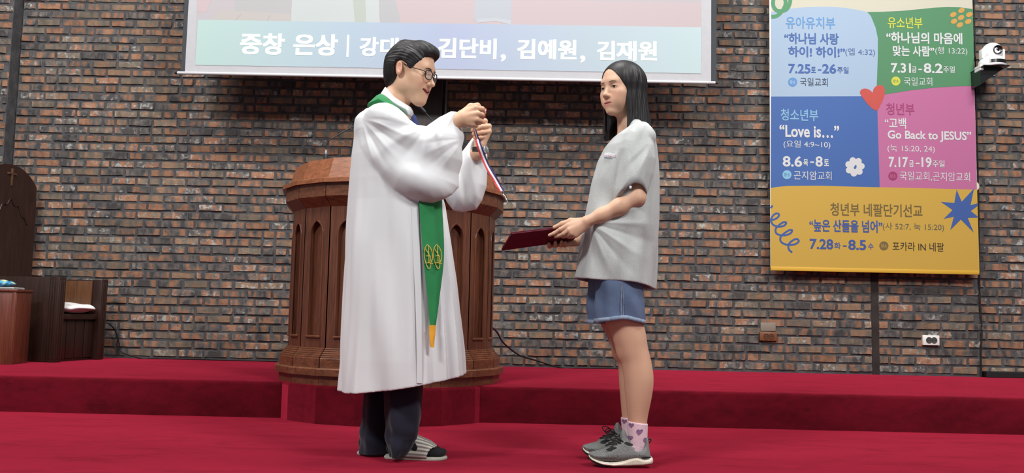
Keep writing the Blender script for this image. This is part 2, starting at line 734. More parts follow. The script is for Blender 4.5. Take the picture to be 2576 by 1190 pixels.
pr('pink_patch', [(499, -30), (497, 30), (520, 30), (532, -2), (534, -30)], (232, 196, 204), 0.0010)
pr('grey_patch', [(596, -60), (590, 30), (650, 34), (733, 40), (733, -60)], (200, 198, 202), 0.0010)
pr('wood_patch', [(553, 25), (528, 52), (732, 57), (732, 36)], (214, 204, 198), 0.0014)
pr('white_patch', [(737, -60), (732, 54), (956, 57), (954, 40), (952, -60)], (222, 236, 236), 0.0014)
pr('green_patch', [(884, -60), (888, 0), (893, 56), (921, 57), (919, 0), (921, -60)], (198, 214, 198), 0.0018)
pr('dark_patch', [(954, -60), (957, 57), (1004, 58), (1006, 40), (996, 10), (985, -60)], (196, 198, 204), 0.0012)
pr('red_patch', [(992, -8), (1004, 40), (1004, 60), (1764, 70), (1764, 8), (1400, 0)], (226, 198, 204), 0.0010)
pr('denim_patch', [(1198, -60), (1192, 50), (1201, 57), (1240, 52), (1286, 62), (1289, -60)], (202, 211, 226), 0.0016)
pr('denim_hem', [(1201, 48), (1201, 58), (1246, 53), (1286, 63), (1287, 52), (1247, 45)], (214, 223, 234), 0.0020)
pr('plank_line', [(606, 34), (592, 51), (594, 51), (608, 34)], (190, 184, 182), 0.0018)
pr('plank_line', [(678, 38), (671, 54), (673, 54), (680, 38)], (190, 184, 182), 0.0018)
print_poly('caption_band', [(498, 50), (491, 163.5), (1763, 185), (1764, 69)], YS, 0.0022, BAND, pic, 0.0002)
LET = ink('caption_white', (236, 255, 246), 0.72, 0.9, 0.04, 0.0)
s7 = lambda b: (420 + b[0] / 3.578, b[1] / 3.578, 420 + b[2] / 3.578, b[3] / 3.578)
s8 = lambda b: (1080 + b[0] / 3.3026, b[1] / 3.3026, 1080 + b[2] / 3.3026, b[3] / 3.3026)
set_type(0.010, ['중창', '은상', '강', '대', '김단비', '김예원', '김', '재', '원'])
for body, b in (('중창', s7((658, 300, 1062, 494))), ('은상', s7((1138, 307, 1540, 502))), ('|', s7((1619, 315, 1639, 512))), ('강', s7((1735, 335, 1905, 508))),
                ('대', s7((1920, 340, 2085, 512))), ('김단비', s8((75, 318, 560, 488))), (',', s8((592, 452, 637, 513))), ('김예원', s8((730, 328, 1224, 496))),
                (',', s8((1252, 462, 1297, 523))), ('김', s8((1392, 340, 1541, 501))), ('재', s8((1553, 342, 1722, 505))), ('원', s8((1734, 343, 1892, 504)))):
    text_obj('lettering', body, b, YS, 0.0034, LET, pic, 0.010 if body not in ',|' else 0.02, 0.026 if body not in ',|' else 0.0)

# ------------------------------------------------------------------ banner
YB = 6.74
ban = empty('banner', W(2200, 686, YB), 'tall colourful banner of summer programme dates hung on the brick wall', 'banner')
WHT = plain('banner_white', C(196, 195, 192), 0.5, 0.35)
bx0, bx1 = W(1937, 400, YB).x, W(2456, 400, YB).x
bz = W(2200, 686, YB).z
base = box_obj('sheet', (bx0, YB, bz), (bx1, YB + 0.004, 3.75), WHT, ban, bevel=0)
box_obj('bottom_fold', (bx0, YB - 0.006, bz), (bx1, YB + 0.010, bz + 0.030), ink('banner_yellow_fold', (226, 178, 62), 0.72), ban, bevel=0.004)
box_obj('hanging_rod', (bx0 - 0.02, YB - 0.004, 3.74), (bx1 + 0.02, YB + 0.012, 3.765), WHT, ban, bevel=0.004)
box_obj('wall_clip', (bx0 + 0.1, YB + 0.012, 3.745), (bx0 + 0.13, YW + 0.01, 3.76), BLK, ban, bevel=0.002)
box_obj('wall_clip', (bx1 - 0.13, YB + 0.012, 3.745), (bx1 - 0.1, YW + 0.01, 3.76), BLK, ban, bevel=0.002)
c4 = lambda pts: [(1900 + x / 3.306, y / 3.306) for x, y in pts]
c5 = lambda pts: [(1900 + x / 3.1317, 340 + y / 3.1317) for x, y in pts]
L1, L2, L3, L4 = 0.0010, 0.0018, 0.0024, 0.0030
skyblue = (178, 202, 228)
print_poly('cream_field', c4([(131, -600), (131, 140), (1000, 160), (1806, 140), (1800, -600)]), YB, 0.0004, ink('banner_cream', (222, 218, 198)), ban)
print_poly('pale_blue_field', c4([(131, 100), (200, 84), (300, 70), (420, 60), (600, 56), (740, 64), (860, 84), (930, 100), (960, 132), (1000, 230), (1019, 320), (1018, 480), (1010, 700), (1008, 803), (131, 805)]), YB, 0.0008, ink('banner_pale_blue', skyblue), ban)
print_poly('green_field', c4([(930, 100), (1060, 98), (1200, 92), (1350, 78), (1500, 63), (1600, 59), (1700, 61), (1809, 76), (1822, 716), (1660, 720), (1500, 729), (1300, 751), (1080, 786), (1008, 803), (1010, 700), (1018, 480), (1019, 320), (1000, 230), (960, 132)]), YB, L1, ink('banner_green', (88, 150, 106)), ban)
print_poly('blue_field', [*c4([(131, 803), (1008, 800), (1015, 915)]), *c5([(980, 420), (700, 412), (500, 405), (250, 406), (170, 412), (121, 425)])], YB, L1, ink('banner_blue', (72, 112, 184)), ban)
print_poly('pink_field', [*c4([(1008, 802), (1080, 785), (1300, 750), (1500, 728), (1660, 719), (1822, 715)]), *c5([(1745, 434), (1400, 424), (980, 416)]), *c4([(1015, 915)])], YB, L1, ink('banner_pink', (206, 118, 166)), ban)
print_poly('yellow_field', c5([(121, 418), (170, 408), (250, 401), (500, 399), (700, 404), (980, 411), (1400, 420), (1747, 430), (1766, 1088), (121, 1052)]), YB, L1 + 0.0003, ink('banner_yellow', (222, 180, 78)), ban)
hp = [(975, 772), (984, 738), (1008, 715), (1045, 709), (1070, 728), (1076, 772), (1062, 828), (1038, 878), (1010, 920), (970, 902), (930, 862), (892, 812), (870, 775), (880, 746), (915, 737), (950, 749)]
print_poly('heart', [(p.x, p.y) for p in catmull([(x, y, 0) for x, y in c4(hp + hp[:1])], 3)[:-1]], YB, L3, ink('banner_red', (214, 88, 80)), ban)


def ell(cx, cy, a, b, rot, n=18):
    return [(cx + a * cos(2 * pi * i / n) * cos(rot) - b * sin(2 * pi * i / n) * sin(rot), cy + a * cos(2 * pi * i / n) * sin(rot) + b * sin(2 * pi * i / n) * cos(rot)) for i in range(n)]


ORG = ink('banner_orange', (222, 168, 84))
for x, y in ((1645, 122), (1713, 88), (1778, 122), (1710, 147), (1652, 178), (1770, 180), (1700, 208)):
    print_poly('dot', ell(1900 + x / 3.306, y / 3.306, 8.6, 6.0, -0.45), YB, L3, ORG, ban)
SQG = ink('banner_squiggle_green', (88, 160, 112))
stroke_obj('squiggle', c4([(133, 140), (170, 136), (205, 112), (238, 70), (252, 25), (240, -20), (205, -45), (165, -30), (148, 10), (152, 55), (180, 88), (225, 92), (265, 72), (288, 20), (292, -60)]), 9.5, YB, L3, SQG, ban)
STB = ink('banner_star_blue', (72, 104, 176))
print_poly('star', c5([(1585, 430), (1625, 525), (1722, 420), (1695, 552), (1748, 537), (1748, 560), (1697, 598), (1750, 640), (1750, 650), (1672, 652), (1720, 768), (1618, 665), (1535, 748), (1563, 642), (1483, 660), (1553, 590), (1460, 525), (1567, 535)]), YB, L3, STB, ban)
coil = [(129, 560), (124, 575)]
pth = []
for i in range(0, 73):
    tt = i / 72 * 2 * pi * 3.75 + 3.4
    cx = 132 + 175 * i / 72
    cy = 640 + 245 * i / 72
    pth.append((cx + 34 * cos(tt) + 6, cy + 30 * sin(tt)))
coilp = [(120, 668), (150, 664), (180, 644), (185, 622), (160, 618), (135, 640), (124, 672), (140, 706), (185, 722), (228, 712), (243, 690), (222, 686), (190, 706), (160, 740), (168, 776), (215, 790), (270, 778), (290, 752), (270, 748), (235, 768), (200, 800), (202, 840), (245, 862), (310, 860), (342, 836), (325, 818), (290, 832), (262, 862), (264, 900), (290, 925)]
stroke_obj('coil_squiggle', c5(coilp), 4.8, YB, L3, STB, ban, 6)
stroke_obj('coil_squiggle', c5([(121, 574), (128, 566), (136, 554)]), 4.8, YB, L3, STB, ban, 4)
FLW = ink('banner_white_ink', (232, 230, 232))
fl = []
for i in range(72):
    a = 2 * pi * i / 72
    r = 58 + 20 * abs(cos(a * 3.5 + 0.3)) ** 0.7
    fl.append((783 + r * cos(a), 250 + r * sin(a)))
print_poly('flower', c5(fl), YB, L3, FLW, ban)
print_poly('flower_heart', c5([(775, 255), (783, 240), (795, 234), (797, 252), (792, 265), (778, 268)]), YB, L4, ink('banner_blue_2', (72, 112, 184)), ban)

inks = {}


def T(scale_box, items):
    for wg in {it[3] for it in items}:
        set_type(wg, [it[0] for it in items if it[3] == wg])
    for body, b, colr, wgt in items:
        if colr not in inks:
            inks[colr] = ink('lettering_ink', colr)
        text_obj('lettering', body, scale_box(b), YB, L4, inks[colr], ban, wgt)


b4 = lambda b: (1900 + b[0] / 3.306, b[1] / 3.306, 1900 + b[2] / 3.306, b[3] / 3.306)
b5 = lambda b: (1900 + b[0] / 3.1317, 340 + b[1] / 3.1317, 1900 + b[2] / 3.1317, 340 + b[3] / 3.1317)
dkb, wht, gry = (74, 112, 184), (232, 232, 234), (70, 84, 108)
B_, M_, N_ = 0.026, 0.014, 0.0
T(b4, [('유아유치부', (253, 140, 662, 240), (108, 166, 226), M_),
       ('“하나님 사랑', (240, 275, 693, 370), dkb, B_), ('하이! 하이!”', (273, 388, 745, 478), dkb, B_), ('(엡 4:32)', (748, 402, 995, 470), (92, 126, 182), N_),
       ('7.25', (275, 532, 458, 612), dkb, B_), ('토', (463, 556, 503, 607), dkb, B_), ('-', (520, 577, 549, 588), dkb, 0), ('26', (556, 532, 672, 612), dkb, B_), ('주일', (681, 557, 775, 611), dkb, M_),
       ('국일교회', (372, 648, 602, 718), gry, N_),
       ('유소년부', (1100, 143, 1388, 238), (220, 224, 78), M_),
       ('“하나님의 마음에', (1088, 270, 1720, 365), wht, B_), ('맞는 사람”', (1143, 382, 1487, 470), wht, B_), ('(행 13:22)', (1495, 392, 1762, 460), wht, N_),
       ('7.31', (1127, 526, 1293, 608), wht, B_), ('금', (1301, 553, 1340, 605), wht, B_), ('-', (1355, 573, 1384, 584), wht, 0), ('8.2', (1399, 528, 1557, 610), wht, B_), ('주일', (1562, 550, 1658, 606), wht, M_),
       ('국일교회', (1235, 644, 1470, 713), wht, N_),
       ('청소년부', (210, 908, 522, 1006), (146, 200, 234), M_), ('“Love is…”', (200, 1040, 697, 1145), wht, B_),
       ('청년부', (1087, 858, 1322, 958), (180, 70, 128), M_), ('“고백', (1075, 980, 1252, 1070), wht, M_), ('Go Back to JESUS”', (1100, 1090, 1795, 1182), wht, B_)])
T(b5, [('(요일 4:9~10)', (222, 44, 590, 108), wht, N_), ('8.6', (215, 165, 368, 249), wht, B_), ('목', (378, 190, 415, 243), wht, B_), ('-', (432, 208, 462, 219), wht, 0), ('8', (473, 167, 530, 249), wht, B_), ('토', (540, 190, 580, 244), wht, B_),
       ('곤지암교회', (303, 284, 600, 352), wht, N_),
       ('(눅 15:20, 24)', (1040, 78, 1412, 142), wht, N_), ('7.17', (1050, 172, 1203, 256), wht, B_), ('금', (1210, 198, 1247, 252), wht, B_), ('-', (1263, 218, 1293, 229), wht, 0), ('19', (1308, 174, 1388, 256), wht, B_), ('주일', (1395, 198, 1490, 254), wht, M_),
       ('국일교회,곤지암교회', (1138, 290, 1690, 364), wht, N_),
       ('청년부 네팔단기선교', (590, 540, 1315, 642), (128, 108, 62), M_), ('“높은 산들을 넘어”', (425, 668, 1000, 766), (70, 98, 170), B_), ('(사 52:7, 눅 15:20)', (1003, 692, 1485, 758), (112, 110, 92), N_),
       ('7.28', (428, 818, 613, 900), (70, 98, 170), B_), ('화', (620, 846, 672, 897), (70, 98, 170), M_), ('-', (690, 868, 719, 879), (70, 98, 170), 0), ('8.5', (732, 824, 872, 906), (70, 98, 170), B_), ('수', (888, 850, 930, 904), (70, 98, 170), M_),
       ('포카라 IN 네팔', (1080, 844, 1485, 914), (48, 46, 40), N_)])
for (x, y), cc, tcol, bb in (((310, 683), (104, 158, 220), (200, 220, 240), b4), ((1168, 675), (220, 222, 80), (90, 140, 90), b4), ((249, 312), (148, 206, 236), (80, 120, 180), b5), ((1083, 322), (172, 62, 116), (205, 120, 160), b5), ((1012, 872), (134, 112, 70), (214, 170, 80), b5)):
    q = bb((x, y, x, y))
    print_poly('badge', ell(q[0], q[1], 11.4, 11.4, 0, 24), YB, L3, ink('badge_ink', cc), ban)
    T(bb, [('장소', (x - 24, y - 13, x + 24, y + 14), tcol, 0.01)])
bpy.data.objects.remove(_fo, do_unlink=True)
# ------------------------------------------------------------------ pulpit
PCX, PCY = W(981, 910, 5.22).x, 5.25
NF, A0 = 18, radians(-7.5)          # facet step 20 degrees; angle 0 looks to the camera
STEP = 2 * pi / NF
zl = lambda y, x=735, Y=5.2: W(x, y, Y).z
z_bot, z_ring0, z_ring1, z_sh, z_body0, z_body1 = ZS, zl(927, 700), zl(910, 700), zl(888, 720), zl(866), zl(541)
z_cor, z_led0, z_led1 = zl(519, 726), zl(489, 724), zl(478, 722)
WOOD = wood('pulpit_wood', C(58, 30, 20), C(112, 66, 46))
WOODX = wood('pulpit_wood_cross', C(66, 36, 24), C(124, 76, 50), 'x')
WOODT = wood('pulpit_top_wood', C(96, 54, 32), C(150, 92, 58), 'x')
pul = empty('pulpit', (PCX, PCY, ZS), 'polygonal dark wooden pulpit with gothic arched panels', 'pulpit')
ks = list(range(-6, 7))            # vertex indices on the audience side


def ang(k):
    return A0 + STEP * k


def pv(r, a, z):
    return Vector((PCX + r * sin(a), PCY - r * cos(a), z))


def ring_part(name, levels, mat, k0=-6, k1=6, close=True):
    """polygonal shell through (radius, z) levels; radius may be a function of the vertex index"""
    bm = bmesh.new()
    cols = []
    for k in range(k0, k1 + 1):
        col = []
        for r, z in levels:
            rr = r(k) if callable(r) else r
            zz = z(k) if callable(z) else z
            col.append(bm.verts.new(pv(rr, ang(k), zz)))
        cols.append(col)
    for i in range(len(cols) - 1):
        for j in range(len(levels) - 1):
            bm.faces.new((cols[i][j], cols[i + 1][j], cols[i + 1][j + 1], cols[i][j + 1]))
    if close:
        for j in range(len(levels) - 1):
            bm.faces.new((cols[-1][j], cols[0][j], cols[0][j + 1], cols[-1][j + 1]))
        bm.faces.new([c[0] for c in cols])
        bm.faces.new([c[-1] for c in cols][::-1])
    o = bm_obj(name, bm, mat, pul)
    return o


RB = 0.588
# carpeted plinth under the pulpit
bm = bmesh.new()
RP = 0.648
lv = [(RP, 0.0), (RP, ZS - 0.012), (RP - 0.006, ZS - 0.002), (RP - 0.016, ZS + 0.001)]
cols = [[bm.verts.new(pv(r, ang(k), z)) for r, z in lv] for k in range(-6, 7)]
for i in range(len(cols) - 1):
    for j in range(3):
        bm.faces.new((cols[i][j], cols[i + 1][j], cols[i + 1][j + 1], cols[i][j + 1]))
bm.faces.new([c[-1] for c in cols][::-1])
bm.faces.new([c[0] for c in cols])
for j in range(3):
    bm.faces.new((cols[-1][j], cols[0][j], cols[0][j + 1], cols[-1][j + 1]))
tag(bm_obj('floor_plinth', bm, CARPET), 'curved red carpeted plinth under the pulpit', None, None, 'structure')

ring_part('core', [(RB - 0.05, z_bot), (RB - 0.05, z_led0)], WOOD)
for k in range(-6, 6):                                       # each facet has its own boards
    def facet(name, lv, mat, gap=0.004, parent=pul):
        bm = bmesh.new()
        pts = []
        for kk, sg in ((k, 1), (k + 1, -1)):
            col = []
            for r, z in lv:
                p = pv(r, ang(kk), z)
                q = pv(r, ang(k + 1 if sg > 0 else k), z)
                d = (q - p).normalized() * gap
                col.append(bm.verts.new(p + d))
            pts.append(col)
        for j in range(len(lv) - 1):
            bm.faces.new((pts[0][j], pts[1][j], pts[1][j + 1], pts[0][j + 1]))
        for c_ in pts:
            bm.faces.new(c_)
        bm.faces.new([pts[0][0], pts[1][0], pts[1][-1], pts[0][-1]])
        return bm_obj(name, bm, mat, parent)

    facet('base_board', [(RB - 0.03, z_bot + 0.001), (0.632, z_bot + 0.001), (0.632, z_ring0), (RB - 0.03, z_ring0)], WOODX, 0.0008)
    facet('base_ring', [(RB - 0.03, z_ring0), (0.655, z_ring0), (0.655, z_ring1 - 0.006), (0.647, z_ring1), (RB - 0.03, z_ring1)], WOODX, 0.0006)
    sh = facet('shoulder', [(RB - 0.03, z_ring1), (0.632, z_ring1), (0.632, z_sh - 0.003), (0.629, z_sh), (RB - 0.03, z_sh + 0.02)], WOODX, 0.004)
    n = 5                                                    # stepped slats of the sloping shoulder
    for s in range(n):
        ra, rb = 0.629 - (0.629 - RB) * s / n, 0.629 - (0.629 - RB) * (s + 1) / n
        za, zb_ = z_sh + (z_body0 - z_sh) * s / n, z_sh + (z_body0 - z_sh) * (s + 1) / n
        facet('slat', [(ra - 0.02, za - 0.012), (ra, za), (ra, za + (zb_ - za) * 0.75), (ra - 0.003, zb_), (ra - 0.03, zb_ + 0.001)], WOODX, 0.004, sh)
    # tall panel with a gothic arched recess
    pa, pb = pv(RB, ang(k), 0), pv(RB, ang(k + 1), 0)
    wid = (pb - pa).length - 0.008
    u = (pb - pa).normalized()
    nrm = Vector((sin(ang(k) + STEP / 2), -cos(ang(k) + STEP / 2), 0))
    org = (pa + pb) / 2
    hgt = z_body1 - z_body0
    PM = Matrix.Translation(Vector((org.x, org.y, z_body0))) @ Matrix(((u.x, -nrm.x, 0, 0), (u.y, -nrm.y, 0, 0), (0, 0, 1, 0), (0, 0, 0, 1)))
    aw = 0.051                                               # half width of the arch
    v0, v1 = 0.062, hgt - 0.145                              # sill and spring line
    arch = [(-aw, v0), (-aw, v0 + (v1 - v0) * 0.5), (-aw, v1)]
    R = aw * 1.55
    cxr = -aw + R
    a_end = math.acos(-cxr / R)
    for i in range(1, 9):
        a = pi - (pi - a_end) * i / 8
        arch.append((cxr + R * cos(a), v1 + R * sin(a)))
    arch += [(-x, z) for x, z in arch[-2::-1]]
    ap = max(z for x, z in arch)
    bm = bmesh.new()
    NA = len(arch)
    hw = wid / 2
    cxm, czm = 0.0, (v0 + ap) / 2

    inner = [bm.verts.new((x, 0.0, z)) for x, z in arch]
    ia = NA // 2
    pB = [bm.verts.new(p_) for p_ in ((-hw, 0, 0), (hw, 0, 0), (hw, 0, v0), (-hw, 0, v0), (-hw, 0, hgt), (0, 0, hgt), (hw, 0, hgt), (-hw, 0, v1), (hw, 0, v1))]
    bm.faces.new((pB[0], pB[1], pB[2], inner[-1], inner[0], pB[3]))
    bm.faces.new((pB[3], inner[0], inner[1], inner[2], pB[7]))
    bm.faces.new((pB[2], pB[8], inner[-3], inner[-2], inner[-1]))
    bm.faces.new([pB[7]] + inner[2:ia + 1] + [pB[5], pB[4]])
    bm.faces.new([pB[8], pB[6], pB[5]] + inner[ia:-2])
    back = [bm.verts.new((x * 0.96, 0.026, z)) for x, z in arch]
    for i in range(NA):
        j = (i + 1) % NA
        bm.faces.new((inner[i], back[i], back[j], inner[j]))
    bm.faces.new(back)
    bmesh.ops.recalc_face_normals(bm, faces=bm.faces)
    for v in bm.verts:
        v.co = PM @ v.co
    pan = bm_obj('panel', bm, WOOD, pul)
    path = [PM @ Vector((x, -0.001, z)) for x, z in arch]
    v, f = sweep(path, circ(0.0055, 6), up=nrm)
    sharp(mesh_obj('moulding', v, f, WOOD, pan), 60)
    box_obj('sill', (-aw - 0.006, -0.010, v0 - 0.010), (aw + 0.006, 0.004, v0 + 0.003), WOODX, pan, PM, 0.003)
    # cornice boards
    facet('cornice_slope', [(RB - 0.03, z_body1), (RB, z_body1), (RB + 0.046, z_cor), (RB - 0.03, z_cor)], WOODX, 0.0025)
    facet('cornice_board', [(RB - 0.03, z_cor), (RB + 0.046, z_cor), (RB + 0.046, z_led0), (RB - 0.03, z_led0)], WOODX, 0.0025)
    facet('ledge', [(RB - 0.03, z_led0), (RB + 0.068, z_led0), (RB + 0.066, z_led1 - 0.003), (RB + 0.060, z_led1), (RB - 0.03, z_led1 + 0.004)], WOODT, 0.0006)


# raised rim board, lower towards the sides
def rim_h(k):
    return {-6: 0.05, -5: 0.078, -4: 0.094, -3: 0.105, -2: 0.112, -1: 0.114, 0: 0.114, 1: 0.114, 2: 0.114, 3: 0.12, 4: 0.08, 5: 0.03, 6: 0.0}[k]


for k in range(-6, 6):
    bm = bmesh.new()
    q = []
    for kk in (k, k + 1):
        r0, r1 = RB + 0.030, RB + 0.030 - 0.35 * rim_h(kk)
        h = z_led1 + 0.002 + rim_h(kk)
        q.append([bm.verts.new(pv(r, ang(kk), z)) for r, z in ((r0, z_led1), (r1, h), (r1 - 0.03, h), (r0 - 0.05, z_led1))])
    for j in range(4):
        bm.faces.new((q[0][j], q[1][j], q[1][(j + 1) % 4], q[0][(j + 1) % 4]))
    bm.faces.new(q[0])
    bm.faces.new(q[1][::-1])
    bmesh.ops.remove_doubles(bm, verts=bm.verts, dist=1e-5)
    bm_obj('rim_board', bm, WOODT, pul)
ring_part('reading_desk', [(RB - 0.02, z_led1 - 0.01), (lambda k: RB - 0.02 - 0.35 * rim_h(k), lambda k: z_led1 + 0.6 * rim_h(k))], WOODT)

# ------------------------------------------------------------------ gooseneck microphones on the pulpit
MICB = plain('microphone_black', C(30, 32, 37), 0.4)
MICS = plain('microphone_grey', C(120, 124, 132), 0.3, metal=0.6)
ym = 4.93
m1 = empty('gooseneck_microphone', W(819, 402, ym), 'black gooseneck microphone standing on the pulpit behind the white robe', 'microphone')
p0 = W(819, 404, ym)
zdesk = z_led1 + 0.6 * 0.114 + 0.002
lathe_obj('base', [(0.012, zdesk - p0.z), (0.012, 0.03), (0.0105, 0.036), (0.0105, 0.042), (0.0105, 0.043)], MICB, m1, Matrix.Translation(p0 + Vector((0, 0, 0.0))), 20)
lathe_obj('collar', [(0.0108, 0.034), (0.0112, 0.037), (0.0108, 0.040), (0.009, 0.046), (0.004, 0.062)], MICS, m1, Matrix.Translation(p0), 20)
tube_obj('neck', [p0 + Vector((0, 0, 0.055)), W(824, 360, ym), W(838, 347, ym), W(892, 316, ym), W(940, 290, ym), W(985, 265, ym)], 0.0032, MICB, m1)
a, b = W(985, 265, ym), W(1003, 256, ym)
lathe_obj('capsule', [(0.004, 0), (0.0075, 0.006), (0.0085, 0.03), (0.006, 0.045)], MICB, m1, Matrix.Translation(a) @ (b - a).to_track_quat('Z', 'Y').to_matrix().to_4x4(), 16)
m2 = empty('gooseneck_microphone', W(1160, 402, ym), 'black gooseneck microphone rising from the pulpit beside the shirt collar', 'microphone')
p0 = W(1150, 412, ym)
lathe_obj('base', [(0.012, zdesk - p0.z), (0.012, 0.03), (0.0105, 0.043)], MICB, m2, Matrix.Translation(p0), 20)
tube_obj('neck', [p0 + Vector((0, 0, 0.04)), W(1140, 360, ym), W(1120, 338, ym), W(1092, 308, ym), W(1070, 283, ym)], 0.0032, MICB, m2)
a, b = W(1071, 284, ym), W(1052, 263, ym)
lathe_obj('capsule', [(0.004, 0), (0.0078, 0.006), (0.0078, 0.014), (0.0085, 0.018), (0.009, 0.05), (0.006, 0.062)], MICB, m2, Matrix.Translation(a) @ (b - a).to_track_quat('Z', 'Y').to_matrix().to_4x4(), 16)

# ------------------------------------------------------------------ dark wooden beam and conduit on the wall, behind the screen
DARKW = wood('dark_beam_wood', C(38, 28, 28), C(60, 44, 40))
bx_ = W(1040, 260, YW - 0.06).x
bm = bmesh.new()
add_box(bm, (bx_, YW - 0.075, 1.05), (W(1113, 260, YW - 0.06).x, YW - 0.006, 3.9), bevel=0.004)
tag(bm_obj('wooden_beam', bm, DARKW), 'dark upright wooden beam fixed on the brick wall behind the screen', 'beam')
pc = W(1121, 260, YW - 0.03)
GLOSS = mat_var('conduit_metal', C(120, 128, 140), C(150, 140, 130), 6, 0.25, 0.6, metal=0.7)
o = tube_obj('conduit', [(pc.x, YW - 0.028, 1.0), (pc.x, YW - 0.028, 2.0), (pc.x, YW - 0.028, 3.9)], 0.0125, GLOSS, None, 14)
tag(o, 'shiny grey conduit running up the brick wall beside the beam', 'pipe')

# ------------------------------------------------------------------ throne-like chair
CHD = wood('throne_wood', C(30, 17, 14), C(54, 32, 25))
CHL = wood('throne_inner_wood', C(66, 40, 24), C(98, 62, 36))
fa, fb = Vector((-3.150, 6.10, ZS)), Vector((-3.045, 6.60, ZS))
wv = (fb - fa)
CW = wv.length
wv.normalize()
fd = Vector((wv.y, -wv.x, 0))           # facing direction
CM = Matrix.Translation(fa) @ Matrix(((fd.x, wv.x, 0, 0), (fd.y, wv.y, 0, 0), (0, 0, 1, 0), (0, 0, 0, 1)))   # local x forward, y across from the near arm
ch = empty('throne_chair', (fa + fb) / 2 - fd * 0.3, 'dark wooden throne chair with tall round-topped back and carved cross', 'chair')
zA = W(140, 697, 6.13).z - ZS           # arm height
DP = 0.64
for y0, y1 in ((0.0, 0.07), (CW - 0.07, CW)):
    arm = box_obj('arm_panel', (-DP, y0, 0.0), (-0.075, y1, zA), CHD, ch, CM, 0.006)
    post = box_obj('arm_post', (-0.075, y0, 0.0), (0.0, y1, zA + 0.002), CHD, ch, CM, 0.006)
    for q in (0.016, 0.034, 0.052):
        box_obj('flute', (-0.004, y0 + q - 0.005, 0.02), (0.004, y0 + q + 0.005, zA - 0.02), CHD, post, CM, 0.003)
    for q in (-0.02, -0.04, -0.06):
        sy = y0 if y0 == 0.0 else y1
        box_obj('flute', (q - 0.005, sy - 0.004, 0.02), (q + 0.005, sy + 0.004, zA - 0.02), CHD, post, CM, 0.003)
box_obj('inner_panel', (-DP, CW - 0.082, 0.36), (-0.075, CW - 0.070, zA - 0.01), CHL, ch, CM, 0.002)
z_seat = 0.33
box_obj('seat', (-DP, 0.07, z_seat - 0.04), (-0.02, CW - 0.07, z_seat), CHD, ch, CM, 0.006)
for i in range(4):                                        # upright boards under the seat
    w0 = 0.072 + (CW - 0.144) * i / 4
    box_obj('front_slat', (-0.065, w0 + 0.003, 0.02), (-0.05, w0 + (CW - 0.144) / 4 - 0.003, z_seat - 0.04), CHD, ch, CM, 0.003)
box_obj('plinth_board', (-0.10, 0.07, 0.0), (-0.06, CW - 0.07, 0.03), CHD, ch, CM, 0.003)
# tall back with a shaped top
zb1 = W(92, 462, 6.55).z - ZS
zb2 = W(38, 412, 6.45).z - ZS
bm = bmesh.new()
out = [(0.02, 0.3), (0.0, zb1 - 0.25), (-0.005, zb1 - 0.02)]
n = 20
for i in range(n + 1):
    s = i / n
    out.append((0.0 + CW * s, zb1 + (zb2 - zb1) * (1 - abs(2 * s - 1) ** 2.2)))
out += [(CW + 0.005, zb1 - 0.02), (CW, zb1 - 0.25), (CW - 0.02, 0.3)]
lo_ = [bm.verts.new((-DP - 0.04 - 0.03 * z, y, z)) for y, z in out]
hi_ = [bm.verts.new((-DP + 0.01 - 0.03 * z, y, z)) for y, z in out]
bm.faces.new(lo_)
bm.faces.new(hi_[::-1])
for i in range(len(out)):
    j = (i + 1) % len(out)
    bm.faces.new((lo_[i], lo_[j], hi_[j], hi_[i]))
bmesh.ops.bevel(bm, geom=[e for e in bm.edges], offset=0.004, segments=1, affect='EDGES')
for v in bm.verts:
    v.co = CM @ v.co
bk = sharp(bm_obj('backrest', bm, CHD, ch), 40)
CRS = wood('cross_wood', C(64, 42, 30), C(92, 64, 44))
zc = (zb1 + zb2) / 2 - 0.02
xf = -DP + 0.01 - 0.03 * zc
crs = box_obj('cross_upright', (xf - 0.004, CW / 2 - 0.008, zc - 0.075), (xf + 0.010, CW / 2 + 0.008, zc + 0.055), CRS, bk, CM, 0.003)
box_obj('cross_bar', (xf - 0.004, CW / 2 - 0.042, zc + 0.008), (xf + 0.010, CW / 2 + 0.042, zc + 0.024), CRS, bk, CM, 0.003)
pts = []
for i in range(25):
    s = i / 24 * 2 - 1
    y = CW / 2 + s * CW * 0.33
    z = zb1 - 0.30 + 0.16 * (1 - abs(s) ** 1.6) + (0.018 * cos(s * 14) if abs(s) < .9 else 0)
    pts.append(CM @ Vector((-DP + 0.012 - 0.03 * z, y, z)))
v, f = sweep(pts, circ(0.005, 6), up=fd)
mesh_obj('carved_line', v, f, CHD, bk, True)
# white cushion lying on the seat
cbm = bmesh.new()
bmesh.ops.create_uvsphere(cbm, u_segments=36, v_segments=18, radius=1)
for v in cbm.verts:
    x, y, z = v.co
    sq = lambda a: math.copysign(abs(a) ** 0.55, a)
    e = max(abs(x), abs(y))
    v.co = CM @ Vector((-0.235 + 0.262 * sq(x), CW / 2 + (CW / 2 - 0.075) * sq(y), z_seat + 0.040 + 0.037 * z * (1 - 0.45 * e ** 4) + 0.004 * sin(9 * x + 5 * y)))
cu = bm_obj('seat_cushion', cbm, mat_var('cushion_cotton', C(226, 222, 220), C(238, 236, 234), 9, 0.9, 0.1, bump=0.3, bscale=40), None, True)
tag(cu, 'flat white cushion on the seat of the wooden throne chair', 'cushion')

